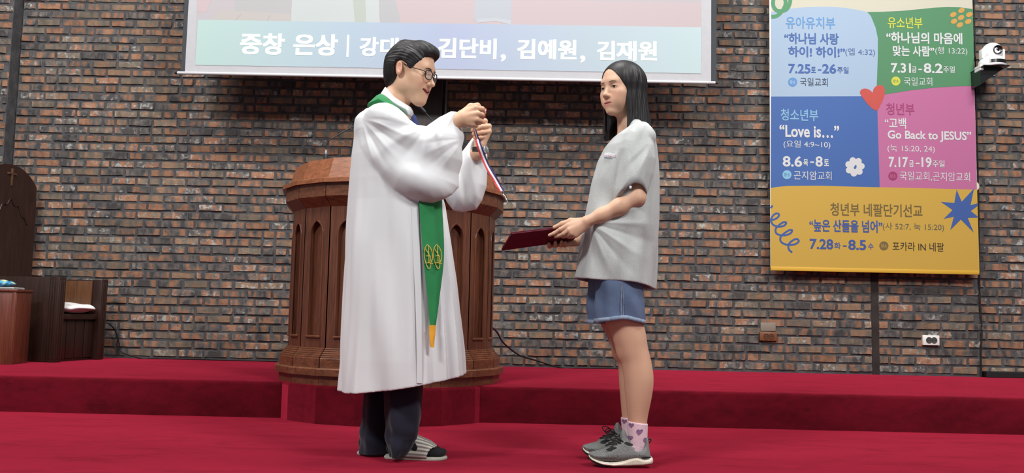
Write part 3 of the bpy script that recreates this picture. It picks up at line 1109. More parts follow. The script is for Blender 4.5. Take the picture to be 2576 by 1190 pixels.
# ------------------------------------------------------------------ low cabinet at the edge, tray and packet on it
TBW = wood('cabinet_wood', C(74, 34, 24), C(112, 56, 38))
tc_ = Vector((W(42, 820, 5.82).x, 5.80, ZS))
ztop = W(45, 728, 5.82).z
TM = Matrix.Translation(tc_) @ Matrix.Rotation(0.10, 4, 'Z')
tb = empty('side_cabinet', tc_ + Vector((-0.25, 0.15, 0)), 'small reddish wooden cabinet standing beside the throne chair', 'cabinet')
box_obj('body', (-0.5, 0.0, 0.0), (0, 0.22, ztop - ZS - 0.018), TBW, tb, TM, 0.004)
box_obj('top', (-0.51, -0.008, ztop - ZS - 0.018), (0.006, 0.228, ztop - ZS), TBW, tb, TM, 0.004)
for x0, x1 in ((-0.028, -0.004), (-0.12, -0.11), (-0.49, -0.466)):
    box_obj('stile', (x0, -0.006, 0.0), (x1, 0.004, ztop - ZS - 0.02), TBW, tb, TM, 0.002)
tz = ztop - ZS
GLS = NT('clear_plastic')
GLSM = GLS.out((0.9, 0.94, 0.95, 1), 0.15, 0.5, Transmission_Weight=0.7, IOR=1.3)
tr = box_obj('plastic_tray', (-0.3, 0.03, tz + 0.001), (-0.035, 0.19, tz + 0.014), GLSM, None, TM, 0.006)
tag(tr, 'clear plastic tray on top of the small wooden cabinet', 'tray')
bm = bmesh.new()
bmesh.ops.create_uvsphere(bm, u_segments=28, v_segments=14, radius=1)
for v in bm.verts:
    x, y, z = v.co
    v.co = TM @ Vector((-0.17 + 0.105 * math.copysign(abs(x) ** 0.6, x), 0.11 + 0.06 * math.copysign(abs(y) ** 0.6, y), tz + 0.039 + 0.020 * z * (1.1 - 0.6 * x * x) + 0.003 * sin(11 * x + 6 * y)))
t = NT('packet_foil')
f = t.noise(t.coord('Object', (6, 6, 14)), 3, 1)
col = t.ramp(f, [(0.40, C(40, 120, 170)), (0.48, C(70, 160, 200)), (0.56, C(190, 205, 90)), (0.64, C(225, 232, 235))])
tag(bm_obj('snack_packet', bm, t.out(col, 0.3, 0.5), None, True), 'blue and yellow plastic packet lying on the clear tray', 'packet')

# ------------------------------------------------------------------ cables
CBL = plain('cable_black', C(26, 25, 27), 0.5)
g = lambda x, y, yy=YW - 0.02: W(x, y, yy)
cz = ZS + 0.006
pts = [g(258, 812, 6.72), g(274, 814, 6.74), g(290, 832, 6.78), g(299, 862, 6.81), g(307, 886, 6.82), Vector((-2.86, 6.79, cz)), Vector((-2.75, 6.80, cz)), Vector((-2.4, 6.80, cz)), Vector((-1.9, 6.78, cz)), Vector((-1.45, 6.75, cz))]
tag(tube_obj('power_cable', pts, 0.0055, CBL), 'black cable drooping from the throne chair along the wall foot', 'cable')
pts = [W(1236, 822, 5.55), W(1252, 838, 5.8), W(1266, 862, 6.1), W(1305, 893, 6.5), W(1345, 906, 6.66), Vector((0.30, 6.78, cz)), Vector((0.45, 6.80, cz)), Vector((0.8, 6.82, cz))]
tag(tube_obj('power_cable', pts, 0.0055, CBL), 'black cable sagging from the pulpit side to the wall foot', 'cable')
pts = [Vector((xr, YW - 0.02, 3.9)), Vector((xr, YW - 0.02, 2.0)), g(2464, 690), g(2466, 760), g(2470, 830), g(2468, 900), g(2469, 946)]
tag(tube_obj('wall_cable', pts, 0.006, CBL), 'black cable hanging down the wall joint below the banner edge', 'cable')

# ------------------------------------------------------------------ wall outlets and sensor
def outlet(name, label, box, Y, plate, dark, brown):
    x0, y0, x1, y1 = box
    a, b = W(x0, y1, Y), W(x1, y0, Y)
    root = empty(name, ((a.x + b.x) / 2, Y, a.z), label, 'outlet')
    box_obj('plate', (a.x, Y - 0.01, a.z), (b.x, YW + 0.008, b.z), plate, root, bevel=0.004)
    w_, h_ = b.x - a.x, b.z - a.z
    for fx in (0.36, 0.66):
        M = Matrix.Translation((a.x + w_ * fx, Y - 0.0095, a.z + h_ * 0.5)) @ Matrix.Rotation(pi / 2, 4, 'X')
        r = h_ * 0.32
        s = lathe_obj('socket', [(r, -0.001), (r, 0.003), (r * 0.86, 0.0035), (r * 0.8, 0.0006)], brown if brown else dark, root, M, 18)
        for sx_ in (-0.4, 0.4):
            M2 = Matrix.Translation((a.x + w_ * fx + r * sx_, Y - 0.0102, a.z + h_ * 0.5)) @ Matrix.Rotation(pi / 2, 4, 'X')
            lathe_obj('pin_hole', [(r * 0.16, 0), (r * 0.16, 0.0012)], MICB, s, M2, 8)
    return root


yo = YW - 0.02
WPL = plain('outlet_white', C(222, 220, 216), 0.4)
DKG = plain('outlet_dark', C(72, 70, 68), 0.4)
outlet('wall_outlet', 'white wall plate with two round sockets on the brick wall', (2321, 844, 2362, 868), yo, WPL, DKG, None)
BRN = plain('outlet_brown', C(112, 70, 44), 0.4)
BR2 = plain('outlet_brown_dark', C(86, 52, 34), 0.4)
outlet('wall_outlet', 'brown double socket set low in the brick wall', (1911, 835, 1954, 857), yo, BRN, None, BR2)
ol = plain('outlet_patch', C(128, 118, 106), 0.9)
a, b = W(1914, 833, yo), W(1952, 812, yo)
tag(box_obj('cover_plate', (a.x, YW - 0.018, a.z), (b.x, YW + 0.008, b.z), ol, None, None, 0.004), 'old beige cover plate above the brown socket', 'plate')
sw = W(2461, 465, YB - 0.0)
M = Matrix.Translation((sw.x + 0.010, YW - 0.02, sw.z)) @ Matrix.Rotation(pi / 2, 4, 'X')
CRM = plain('sensor_cream', C(226, 220, 196), 0.4)
sen = empty('wall_sensor', (sw.x + 0.01, YW - 0.02, sw.z), 'small cream round wall unit beside the banner edge', 'sensor')
lathe_obj('housing', [(0.040, -0.03), (0.040, 0.01), (0.034, 0.018), (0.0, 0.02)], CRM, sen, M, 28)
lathe_obj('button', [(0.014, 0.015), (0.014, 0.024), (0.011, 0.026)], CRM, sen, M, 18)

# ------------------------------------------------------------------ pan-tilt camera on a bracket
yc = 6.62
px_m = FPX / yc
cc = W(2496, 160, yc)
dome = empty('wall_camera', cc, 'white pan-tilt dome camera on a black bracket beside the banner', 'camera')
CW_ = plain('camera_white', C(226, 226, 228), 0.35)
CB_ = plain('camera_black', C(18, 18, 20), 0.25, 0.6)
r = 27.5 / px_m
M = Matrix.Translation((cc.x, yc, W(2496, 170, yc).z)) @ Matrix.Rotation(-0.04, 4, 'Y')
ub = W(2496, 147, yc).z
lathe_obj('base', [(r * 1.12, 0.0), (r * 1.18, 0.006), (r * 1.18, 0.03), (r * 1.10, 0.052), (r * 0.95, 0.066), (r * 0.5, 0.072)], CW_, dome, M, 40)
bm = bmesh.new()
bmesh.ops.create_uvsphere(bm, u_segments=32, v_segments=20, radius=r * 0.93)
for v in bm.verts:
    v.co = Vector((cc.x, yc, W(2496, 133, yc).z)) + v.co
head = bm_obj('head', bm, CW_, dome, True)
hz = W(2496, 133, yc).z
for sg in (-1, 1):                                           # yoke arms beside the head
    bm = bmesh.new()
    add_box(bm, (-0.012, -0.03, -0.055), (0.012, 0.03, 0.025), bevel=0.010, seg=3)
    for v in bm.verts:
        v.co = Vector((cc.x + sg * r * 0.92, yc, hz)) + v.co
    sharp(bm_obj('yoke_arm', bm, CW_, dome))
Ml = Matrix.Translation((cc.x + 0.006, yc - r * 0.80, hz + 0.004)) @ Matrix.Rotation(pi / 2 + 0.10, 4, 'X')
lens = lathe_obj('lens', [(0.034, -0.01), (0.034, 0.012), (0.031, 0.015), (0.027, 0.010), (0.020, 0.006)], CB_, head, Ml, 28)
lathe_obj('glass', [(0.018, 0.004), (0.012, 0.010), (0.004, 0.012)], plain('lens_glass', C(26, 25, 32), 0.1, 0.5), lens, Ml, 20)
z0, z1 = W(2505, 165, yc).z, W(2505, 156.5, yc).z
bm = bmesh.new()
segs = []
for i in range(13):
    a = radians(-38 + 84 * i / 12)
    for rr, zz in ((r * 1.20, z0), (r * 1.20, z1)):
        segs.append(bm.verts.new((cc.x + rr * sin(a) * 1.0, yc - rr * cos(a), zz)))
for i in range(12):
    bm.faces.new((segs[2 * i], segs[2 * i + 2], segs[2 * i + 3], segs[2 * i + 1]))
bm_obj('dark_window', bm, CB_, dome)
bm = bmesh.new()
add_box(bm, (W(2461, 170, yc).x, yc - 0.03, W(2465, 179, yc).z), (W(2470, 170, yc).x, yc + 0.06, W(2465, 165, yc).z), bevel=0.004)
sharp(bm_obj('side_clip', bm, CW_, dome))
# bracket: shelf plate and a tapered arm to the wall
br = bmesh.new()
zt_ = W(2496, 170, yc).z - 0.002
tri = [(cc.x - r * 1.25, zt_ - 0.010), (cc.x + r * 1.1, zt_ - 0.010), (cc.x + r * 1.15, zt_), (cc.x - r * 1.25, zt_)]
add_box(br, (cc.x - r * 1.3, yc - r * 1.0, zt_ - 0.008), (cc.x + r * 1.1, YW - 0.02, zt_), bevel=0.003)
bkt = sharp(bm_obj('bracket_plate', br, CB_, dome))
wx = W(2458, 200, YW).x
br = bmesh.new()
pl = [(cc.x - r * 1.25, zt_ - 0.008), (cc.x + r * 0.9, zt_ - 0.008), (cc.x - r * 0.9, zt_ - 0.115), (cc.x - r * 1.25, zt_ - 0.135)]
A = [br.verts.new((x, yc - 0.02, z)) for x, z in pl]
B = [br.verts.new((x, YW + 0.005, z)) for x, z in pl]
br.faces.new(A)
br.faces.new(B[::-1])
for i in range(4):
    br.faces.new((A[i], A[(i + 1) % 4], B[(i + 1) % 4], B[i]))
bm_obj('bracket_arm', br, CB_, dome)
# ------------------------------------------------------------------ implicit-surface modeller (bodies, hair, cloth)
def smin(a, b, k):
    if k <= 0:
        return np.minimum(a, b)
    h = np.clip(0.5 + 0.5 * (b - a) / k, 0, 1)
    return b + (a - b) * h - k * h * (1 - h)


class Field:
    """dense distance field; shapes are blended in and carved out, then meshed by surface nets"""

    def __init__(self, lo, hi, h):
        self.lo = np.array(lo, float)
        self.h = h
        self.n = np.ceil((np.array(hi, float) - self.lo) / h).astype(int) + 1
        self.D = np.full(self.n, 0.08, np.float32)
        self.ax = [(self.lo[i] + h * np.arange(self.n[i])).astype(np.float32) for i in range(3)]

    def region(self, lo, hi):
        a = np.clip(np.floor((np.array(lo) - self.lo) / self.h).astype(int), 0, self.n)
        b = np.clip(np.ceil((np.array(hi) - self.lo) / self.h).astype(int) + 1, 0, self.n)
        sl = tuple(slice(int(a[i]), int(b[i])) for i in range(3))
        if any(a[i] >= b[i] for i in range(3)):
            return None
        X = self.ax[0][sl[0]][:, None, None]
        Y = self.ax[1][sl[1]][None, :, None]
        Z = self.ax[2][sl[2]][None, None, :]
        return sl, X, Y, Z

    def apply(self, fn, lo, hi, k=0.0, op='add'):
        m = k + 2 * self.h
        r = self.region(np.array(lo, float) - m, np.array(hi, float) + m)
        if r is None:
            return
        sl, X, Y, Z = r
        d = np.broadcast_to(fn(X, Y, Z), self.D[sl].shape)
        cur = self.D[sl]
        if op == 'add':
            self.D[sl] = smin(cur, d, k)
        elif op == 'sub':
            self.D[sl] = -smin(-cur, d, k)
        elif op == 'and':
            self.D[sl] = -smin(-cur, -d, k)

    # ---- primitives; M is a 4x4 placing the local frame in the world
    def ell(self, c, r, k=0.01, op='add', M=None, rot=None):
        c = np.array(c, float)
        r = np.array(r, float) * np.ones(3)
        A = np.eye(3)
        if rot is not None:
            A = np.array(rot)
        if M is not None:
            m = np.array(M)
            c = m[:3, :3] @ c + m[:3, 3]
            s = np.cbrt(np.linalg.det(m[:3, :3]))
            A = (m[:3, :3] / s) @ A
            r = r * s
        R = float(r.max())

        def fn(X, Y, Z):
            x, y, z = X - c[0], Y - c[1], Z - c[2]
            u = (A[0, 0] * x + A[1, 0] * y + A[2, 0] * z) / r[0]
            v = (A[0, 1] * x + A[1, 1] * y + A[2, 1] * z) / r[1]
            w_ = (A[0, 2] * x + A[1, 2] * y + A[2, 2] * z) / r[2]
            k0 = np.sqrt(u * u + v * v + w_ * w_) + 1e-9
            k1 = np.sqrt((u / r[0]) ** 2 + (v / r[1]) ** 2 + (w_ / r[2]) ** 2) + 1e-9
            return k0 * (k0 - 1) / k1
        self.apply(fn, c - R, c + R, k, op)

    def cap(self, a, b, ra, rb=None, k=0.01, op='add', M=None):
        rb = ra if rb is None else rb
        a, b = np.array(a, float), np.array(b, float)
        if M is not None:
            m = np.array(M)
            s = np.cbrt(np.linalg.det(m[:3, :3]))
            a, b = m[:3, :3] @ a + m[:3, 3], m[:3, :3] @ b + m[:3, 3]
            ra, rb = ra * s, rb * s
        ba = b - a
        L = float(ba @ ba) + 1e-12

        def fn(X, Y, Z):
            x, y, z = X - a[0], Y - a[1], Z - a[2]
            t = np.clip((x * ba[0] + y * ba[1] + z * ba[2]) / L, 0, 1)
            return np.sqrt((x - ba[0] * t) ** 2 + (y - ba[1] * t) ** 2 + (z - ba[2] * t) ** 2) - (ra + (rb - ra) * t)
        R = max(ra, rb)
        self.apply(fn, np.minimum(a, b) - R, np.maximum(a, b) + R, k, op)

    def chain(self, pts, rs, k=0.006, M=None):
        for i in range(len(pts) - 1):
            self.cap(pts[i], pts[i + 1], rs[i], rs[i + 1], k, 'add', M)

    def pillow(self, poly, yc, T, w, k=0.02, op='add', yfun=None, power=0.5):
        """outline in the XZ plane puffed out to a half thickness T around y = yc; yfun(x, z) bends the mid-surface"""
        P = np.array(poly, float)
        lo, hi = P.min(0), P.max(0)

        def fn(X, Y, Z):
            x, z = X[:, 0, 0], Z[0, 0, :]
            d2 = poly_sdf(P, x[:, None], z[None, :])
            t = T(x[:, None], z[None, :]) if callable(T) else T
            y0 = yfun(x[:, None], z[None, :]) if yfun else yc
            y0 = np.broadcast_to(y0, d2.shape)
            q = np.clip(-d2 / w, 0, 1)
            th = t * (1 - (1 - q) ** 2) ** power
            dy = np.abs(Y - y0[:, None, :]) - th[:, None, :]
            out = np.maximum(d2, 0)[:, None, :]
            return np.where(d2[:, None, :] > 0, np.sqrt(out ** 2 + np.maximum(dy, 0) ** 2), np.where(dy > 0, dy, np.maximum(dy, d2[:, None, :])))
        Tm = 0.3
        self.apply(fn, (lo[0], yc - Tm, lo[1]), (hi[0], yc + Tm, hi[1]), k, op)

    def loft(self, rows, k=0.02, op='add', fold=None, p=2.0):
        """rows: (z, cx, cy, rx, ry) from bottom to top; superelliptic sections"""
        R = np.array(rows, float)
        zs = R[:, 0]

        def fn(X, Y, Z):
            z = Z[0, 0, :]
            ip = [np.interp(z, zs, R[:, i])[None, None, :] for i in range(1, 5)]
            u, v = (X - ip[0]) / ip[2], (Y - ip[1]) / ip[3]
            rad = (np.abs(u) ** p + np.abs(v) ** p) ** (1 / p)
            d = (rad - 1) * np.minimum(ip[2], ip[3])
            if fold is not None:
                d = d + fold(np.arctan2(v, u), Z, X, Y)
            dz = np.maximum(zs[0] - Z, Z - zs[-1])
            return np.maximum(d, dz)
        lo = (np.min(R[:, 1] - R[:, 3]), np.min(R[:, 2] - R[:, 4]), zs[0])
        hi = (np.max(R[:, 1] + R[:, 3]), np.max(R[:, 2] + R[:, 4]), zs[-1])
        self.apply(fn, np.array(lo) - 0.03, np.array(hi) + 0.03, k, op)

    def mesh(self):
        D = self.D
        S = D < 0
        nx, ny, nz = D.shape
        corner = S[:-1, :-1, :-1].astype(np.int8)
        cnt = np.zeros((nx - 1, ny - 1, nz - 1), np.int8)
        for dx in (0, 1):
            for dy in (0, 1):
                for dz in (0, 1):
                    cnt += S[dx:nx - 1 + dx, dy:ny - 1 + dy, dz:nz - 1 + dz]
        act = np.flatnonzero(((cnt > 0) & (cnt < 8)).ravel())
        ci, cj, ck = np.unravel_index(act, cnt.shape)
        vals = {}
        for dx in (0, 1):
            for dy in (0, 1):
                for dz in (0, 1):
                    vals[dx, dy, dz] = D[ci + dx, cj + dy, ck + dz]
        acc = np.zeros((len(act), 3))
        num = np.zeros(len(act))
        cs = list(vals)
        for a in cs:
            for ax in range(3):
                if a[ax]:
                    continue
                b = list(a)
                b[ax] = 1
                b = tuple(b)
                va, vb = vals[a], vals[b]
                m = (va < 0) != (vb < 0)
                t = np.where(m, va / np.where(m, va - vb, 1), 0)
                p = np.array(a, float)[None, :] + np.zeros((len(act), 3))
                p[:, ax] += t
                acc += p * m[:, None]
                num += m
        V = (acc / num[:, None] + np.stack([ci, cj, ck], 1)) * self.h + self.lo
        shp = np.array(cnt.shape)
        faces = []
        for ax in range(3):
            a, b = (ax + 1) % 3, (ax + 2) % 3
            sl0 = [slice(None)] * 3
            sl1 = [slice(None)] * 3
            sl0[ax] = slice(0, -1)
            sl1[ax] = slice(1, None)
            s0, s1 = S[tuple(sl0)], S[tuple(sl1)]
            e = np.stack(np.nonzero(s0 != s1), 1)
            ok = (e[:, a] > 0) & (e[:, b] > 0) & (e[:, a] < shp[a]) & (e[:, b] < shp[b]) & (e[:, ax] < shp[ax])
            e = e[ok]
            ins = s0[tuple(e.T)]
            q = []
            for da, db in ((1, 1), (0, 1), (0, 0), (1, 0)):
                c = e.copy()
                c[:, a] -= da
                c[:, b] -= db
                q.append(np.searchsorted(act, np.ravel_multi_index(c.T, cnt.shape)))
            q = np.stack(q, 1)
            q[~ins] = q[~ins][:, ::-1]
            faces.append(q)
        return V, np.concatenate(faces)


def poly_sdf(P, x, z):
    """signed distance to a polygon, negative inside"""
    d = np.full(np.broadcast(x, z).shape, 1e9)
    s = np.ones(d.shape)
    n = len(P)
    j = n - 1
    for i in range(n):
        ex, ez = P[j, 0] - P[i, 0], P[j, 1] - P[i, 1]
        wx, wz = x - P[i, 0], z - P[i, 1]
        t = np.clip((wx * ex + wz * ez) / (ex * ex + ez * ez + 1e-12), 0, 1)
        d = np.minimum(d, (wx - ex * t) ** 2 + (wz - ez * t) ** 2)
        c1, c2, c3 = z >= P[i, 1], z < P[j, 1], ex * wz > ez * wx
        flip = (c1 & c2 & c3) | (~c1 & ~c2 & ~c3)
        s = np.where(flip, -s, s)
        j = i
    return s * np.sqrt(d)


def np_mesh(name, V, Fq, mat, parent=None, attrs=None):
    me = bpy.data.meshes.new(name)
    n, m = len(V), len(Fq)
    me.vertices.add(n)
    me.vertices.foreach_set('co', np.asarray(V, np.float32).ravel())
    me.loops.add(m * 4)
    me.loops.foreach_set('vertex_index', np.asarray(Fq, np.int32).ravel())
    me.polygons.add(m)
    me.polygons.foreach_set('loop_start', np.arange(0, m * 4, 4, dtype=np.int32))
    me.update(calc_edges=True)
    me.materials.append(mat)
    me.shade_smooth()
    for k, a in (attrs or {}).items():
        at = me.color_attributes.new(k, 'FLOAT_COLOR', 'POINT')
        c = np.ones((n, 4), np.float32)
        c[:, :3] = a if a.ndim == 2 else a[:, None]
        at.data.foreach_set('color', c.ravel())
    o = bpy.data.objects.new(name, me)
    return link(o, parent)


def relax(V, Fq, it=2, f=0.5):
    """a little Laplacian smoothing"""
    n = len(V)
    e = np.concatenate([Fq[:, [0, 1]], Fq[:, [1, 2]], Fq[:, [2, 3]], Fq[:, [3, 0]]])
    deg = np.bincount(e.ravel(), minlength=n).astype(float)
    for _ in range(it):
        S = np.stack([np.bincount(e[:, 0], V[e[:, 1], c], n) + np.bincount(e[:, 1], V[e[:, 0], c], n) for c in range(3)], 1)
        V = V + f * (S / np.maximum(deg, 1)[:, None] - V)
    return V


def prune(V, Fq, keep=0.02):
    """drop stray specks: keep connected pieces holding at least the given share of vertices"""
    n = len(V)
    lab = np.arange(n)
    e = np.concatenate([Fq[:, [0, 1]], Fq[:, [1, 2]], Fq[:, [2, 3]]])
    while True:
        m = np.minimum(lab[e[:, 0]], lab[e[:, 1]])
        new = lab.copy()
        np.minimum.at(new, e[:, 0], m)
        np.minimum.at(new, e[:, 1], m)
        new = new[new]
        if (new == lab).all():
            break
        lab = new
    cnt = np.bincount(lab, minlength=n)
    good = cnt[lab] >= keep * n
    idx = np.cumsum(good) - 1
    f = Fq[good[Fq].all(1)]
    return V[good], idx[f]


def frame(pos, fwd_angle, pitch=0.0, tilt=0.0, scale=1.0):
    """head frame: local x forward, y to the person's left, z up; angle measured from +X, positive turns to +Y"""
    R = Matrix.Rotation(fwd_angle, 4, 'Z') @ Matrix.Rotation(pitch, 4, 'Y') @ Matrix.Rotation(tilt, 4, 'X')
    return Matrix.Translation(pos) @ R @ Matrix.Scale(scale, 4)


# ------------------------------------------------------------------ skin, hair, cloth materials
def skin_mat(name, base, blush, lip):
    t = NT(name)
    at = t.n('ShaderNodeAttribute', attribute_name='tone').outputs['Color']
    sp = t.n('ShaderNodeSeparateColor')
    t.put(sp, 0, at)
    n1 = t.noise(t.coord('Object'), 22, 3)
    n2 = t.noise(t.coord('Object'), 240, 2)
    col = t.mix(t.math('MULTIPLY', n1, 0.6), base, tuple(x * 0.86 for x in base[:3]) + (1,))
    col = t.mix(t.math('MULTIPLY', sp.outputs[1], 0.6), col, blush)
    col = t.mix(sp.outputs[0], col, lip)
    t.bump(n2, 0.06, 0.002)
    return t.out(col, 0.5, 0.35, Subsurface_Weight=0.12, Subsurface_Radius=(0.012, 0.005, 0.003), Subsurface_Scale=0.6)


def hair_mat(name, a, b):
    t = NT(name)
    at = t.n('ShaderNodeAttribute', attribute_name='flow').outputs['Color']
    n1 = t.noise(t.coord('Object', (1, 1, 0.25)), 60, 4, 0.6, 0.4)
    col = t.mix(n1, a, b)
    return t.out(col, 0.5, 0.35)


def cloth_mat(name, a, b, scale=6, rough=0.85, weave=400, wb=0.08, sheen=0.1):
    t = NT(name)
    n1 = t.noise(t.coord('Object'), scale, 3)
    n2 = t.noise(t.coord('Object'), weave, 2)
    col = t.mix(n1, a, b)
    t.bump(n2, wb, 0.002)
    return t.out(col, rough, 0.2, Sheen_Weight=sheen)


def head_skin(F, M, w=1.0, jaw=1.0, female=False, nose=1.0, smile=0.0, chin=0.0, ears=True):
    """skull and face in the head frame M: ears at x=-.01, chin at z=-.11, crown at z=.12"""
    e = lambda c, r, k=0.015, op='add', rot=None: F.ell(c, r, k, op, M, rot)
    both = (-1, 1)
    e((-0.012, 0, 0.040), (0.094, 0.073 * w, 0.082))
    e((0.030, 0, 0.045), (0.058, 0.060 * w, 0.062), 0.03)
    e((0.034, 0, -0.012), (0.056, 0.060 * w, 0.070), 0.03)
    e((0.040, 0, -0.058), (0.044, 0.047 * jaw, 0.046), 0.03)
    e((0.070, 0, -0.098 - chin), (0.021, 0.022, 0.016), 0.02)
    for s in both:
        e((0.000, s * 0.047 * jaw, -0.050), (0.026, 0.016, 0.030), 0.025)
        e((0.056, s * 0.044 * w, -0.018), (0.026, 0.020, 0.020), 0.022)
        e((0.058, s * 0.034 * w, -0.048), (0.026, 0.020, 0.024), 0.022)
        if smile:
            e((0.066, s * 0.038, -0.034), (0.018, 0.016, 0.015), 0.012)
    # brow and eyes
    F.cap((0.078, -0.030, 0.030), (0.078, 0.030, 0.030), 0.013, 0.013, 0.02, 'add', M)
    for s in both:
        e((0.094, s * 0.031, 0.008), (0.010, 0.017, 0.011), 0.012, 'sub')
        e((0.0745, s * 0.031, 0.009), (0.0150, 0.0180, 0.0120), 0.004)
    # nose
    F.cap((0.082, 0, 0.018), (0.102 + 0.004 * nose, 0, -0.024), 0.0075, 0.0095, 0.012, 'add', M)
    e((0.105 + 0.005 * nose, 0, -0.029), (0.0105, 0.0105, 0.0090), 0.008)
    for s in both:
        e((0.097, s * 0.0115, -0.032), (0.0095, 0.0068, 0.0068), 0.006)
        e((0.105, s * 0.0062, -0.0395), (0.0040, 0.0026, 0.0030), 0.002, 'sub')
    # muzzle and lips
    e((0.071, 0, -0.060), (0.022, 0.030, 0.024), 0.018)
    if not smile:
        e((0.0862, 0, -0.0570), (0.0080, 0.0215, 0.0055), 0.006)
        e((0.0842, 0, -0.0675), (0.0080, 0.0185, 0.0062), 0.006)
        e((0.0790, 0, -0.0800), (0.0060, 0.016, 0.0060), 0.008, 'sub')
        e((0.0960, 0, -0.0620), (0.0140, 0.0210, 0.0013), 0.0022, 'sub')
    else:
        e((0.066, 0, -0.090), (0.025, 0.030, 0.026), 0.03)
        for s in both:                         # lips, then the open smile between them
            rot = np.array(Matrix.Rotation(s * 0.24, 3, 'X'))
            e((0.0795, s * 0.0140, -0.0620), (0.0120, 0.0235, 0.0098), 0.006, 'add', rot)
        for s in both:
            rot = np.array(Matrix.Rotation(s * 0.24, 3, 'X'))
            e((0.0840, s * 0.0140, -0.0618), (0.0170, 0.0205, 0.0050), 0.002, 'sub', rot)
    # ears
    for s in both if ears else ():
        rot = np.array(Matrix.Rotation(s * 0.35, 3, 'Z') @ Matrix.Rotation(-0.22, 3, 'Y'))
        e((-0.014, s * 0.0775 * w, 0.002), (0.0175, 0.0070, 0.0310), 0.005, 'add', rot)
        e((-0.011, s * 0.0845 * w, 0.006), (0.0105, 0.0055, 0.0190), 0.003, 'sub', rot)
        e((-0.004, s * 0.079 * w, -0.001), (0.0045, 0.0045, 0.0065), 0.004, 'add', rot)


def face_tone(V, M, smile=0.0):
    """lip and blush masks from head-frame coordinates"""
    m = np.array(M.inverted())
    L = V @ m[:3, :3].T + m[:3, 3]
    x, y, z = L.T
    wid = 0.0225 + 0.0125 * smile
    zc = -0.0625 - 0.0025 * smile + 0.0085 * smile * np.abs(y / wid)
    d = np.sqrt((y / wid) ** 2 + ((z - zc) / (0.0098 + 0.0015 * smile)) ** 2)
    lip = np.clip((1.02 - d) / 0.12, 0, 1) * (x > 0.060)
    bl = np.exp(-(((np.abs(y) - 0.040) / 0.016) ** 2 + ((z + 0.034) / 0.016) ** 2)) * (x > 0.03)
    bl = np.maximum(bl, 0.5 * np.exp(-((y / 0.012) ** 2 + ((z + 0.032) / 0.010) ** 2)) * (x > 0.09))
    bl = np.maximum(bl, 0.8 * ((np.abs(y) > 0.074) & (np.abs(x + 0.012) < 0.022) & (np.abs(z) < 0.03)))
    out = np.zeros((len(V), 3), np.float32)
    out[:, 0] = lip
    out[:, 1] = bl
    return out
# ------------------------------------------------------------------ person in the white robe
def eyes(M, parent, mat_w, mat_i, gaze=(0, 0), s_=1.0):
    for s in (-1, 1):
        c = Vector((0.0760, s * 0.031, 0.0085))
        bm = bmesh.new()
        bmesh.ops.create_uvsphere(bm, u_segments=20, v_segments=12, radius=0.0122 * s_)
        for v in bm.verts:
            v.co = M @ (v.co + c)
        eb = bm_obj('eyeball', bm, mat_w, parent, True)
        d = Vector((1, gaze[0], gaze[1])).normalized()
        q = d.to_track_quat('Z', 'Y').to_matrix().to_4x4()
        r = 0.0122 * s_
        Mi = M @ Matrix.Translation(c) @ q
        lathe_obj('iris', [(0.0064, r * 0.845), (0.0062, r * 0.90), (0.0040, r * 0.98), (0.0012, r * 1.03)], mat_i, eb, Mi, 16)


def brow(M, parent, mat, pts, r, V):
    m = np.array(M.inverted())
    L = V @ m[:3, :3].T + m[:3, 3]

    def lay(y, z):                              # on the skin at this height and side
        k = (np.abs(L[:, 1] - y) < 0.004) & (np.abs(L[:, 2] - z) < 0.003) & (L[:, 0] > 0.03)
        return float(L[k, 0].max()) - 0.0004 if k.any() else 0.09
    for s in (-1, 1):
        path = catmull([M @ Vector((lay(s * y, z), s * y, z)) for x, y, z in pts], 6)
        n = len(path)
        sc = [0.35 + 0.65 * sin(pi * min(1, (i + 2) / n) ** 0.7) for i in range(n)]
        v, f = sweep(path, [(a * 0.55, b * 1.25) for a, b in circ(r, 8)], scales=sc)
        mesh_obj('eyebrow', v, f, mat, parent, True)


def carve_eyes(F, M, op=0.0034, ln=0.0130, tilt=0.10):
    for s in (-1, 1):
        rot = np.array(Matrix.Rotation(-s * tilt, 3, 'X'))
        F.ell((0.0915, s * 0.0315, 0.0072), (0.010, ln, op), 0.0018, 'sub', M, rot)


def local_xz(px, py, M, yl):
    """photo pixel -> (x, z) on the local plane y = yl of the frame M"""
    mi = M.inverted()
    o = mi @ Vector((0, 0, CAMH))
    p = mi @ W(px, py, 3.0)
    d = p - o
    t = (yl - o.y) / d.y
    q = o + d * t
    return (q.x, q.z)


def prism_cut(F, M, poly, lo, hi, k=0.006):
    """keep only what lies inside the prism over a polygon of the local xz plane"""
    P = np.array(poly, float)
    m = np.array(M.inverted())

    def fn(X, Y, Z):
        x = m[0, 0] * X + m[0, 1] * Y + m[0, 2] * Z + m[0, 3]
        z = m[2, 0] * X + m[2, 1] * Y + m[2, 2] * Z + m[2, 3]
        return poly_sdf(P, x, z)
    F.apply(fn, lo, hi, k, 'and')


def WP(pts, Y):
    return [(W(x, y, Y).x, W(x, y, Y).z) for x, y in pts]


def outline_rows(rows, Y, ry):
    """(photo y, left x, right x) -> loft rows bottom to top"""
    out = []
    for i, (y, a, b) in enumerate(rows):
        A, B = W(a, y, Y), W(b, y, Y)
        r = ry[i] if isinstance(ry, (list, tuple)) else ry
        out.append((A.z, (A.x + B.x) / 2, Y, (B.x - A.x) / 2, r))
    return sorted(out)


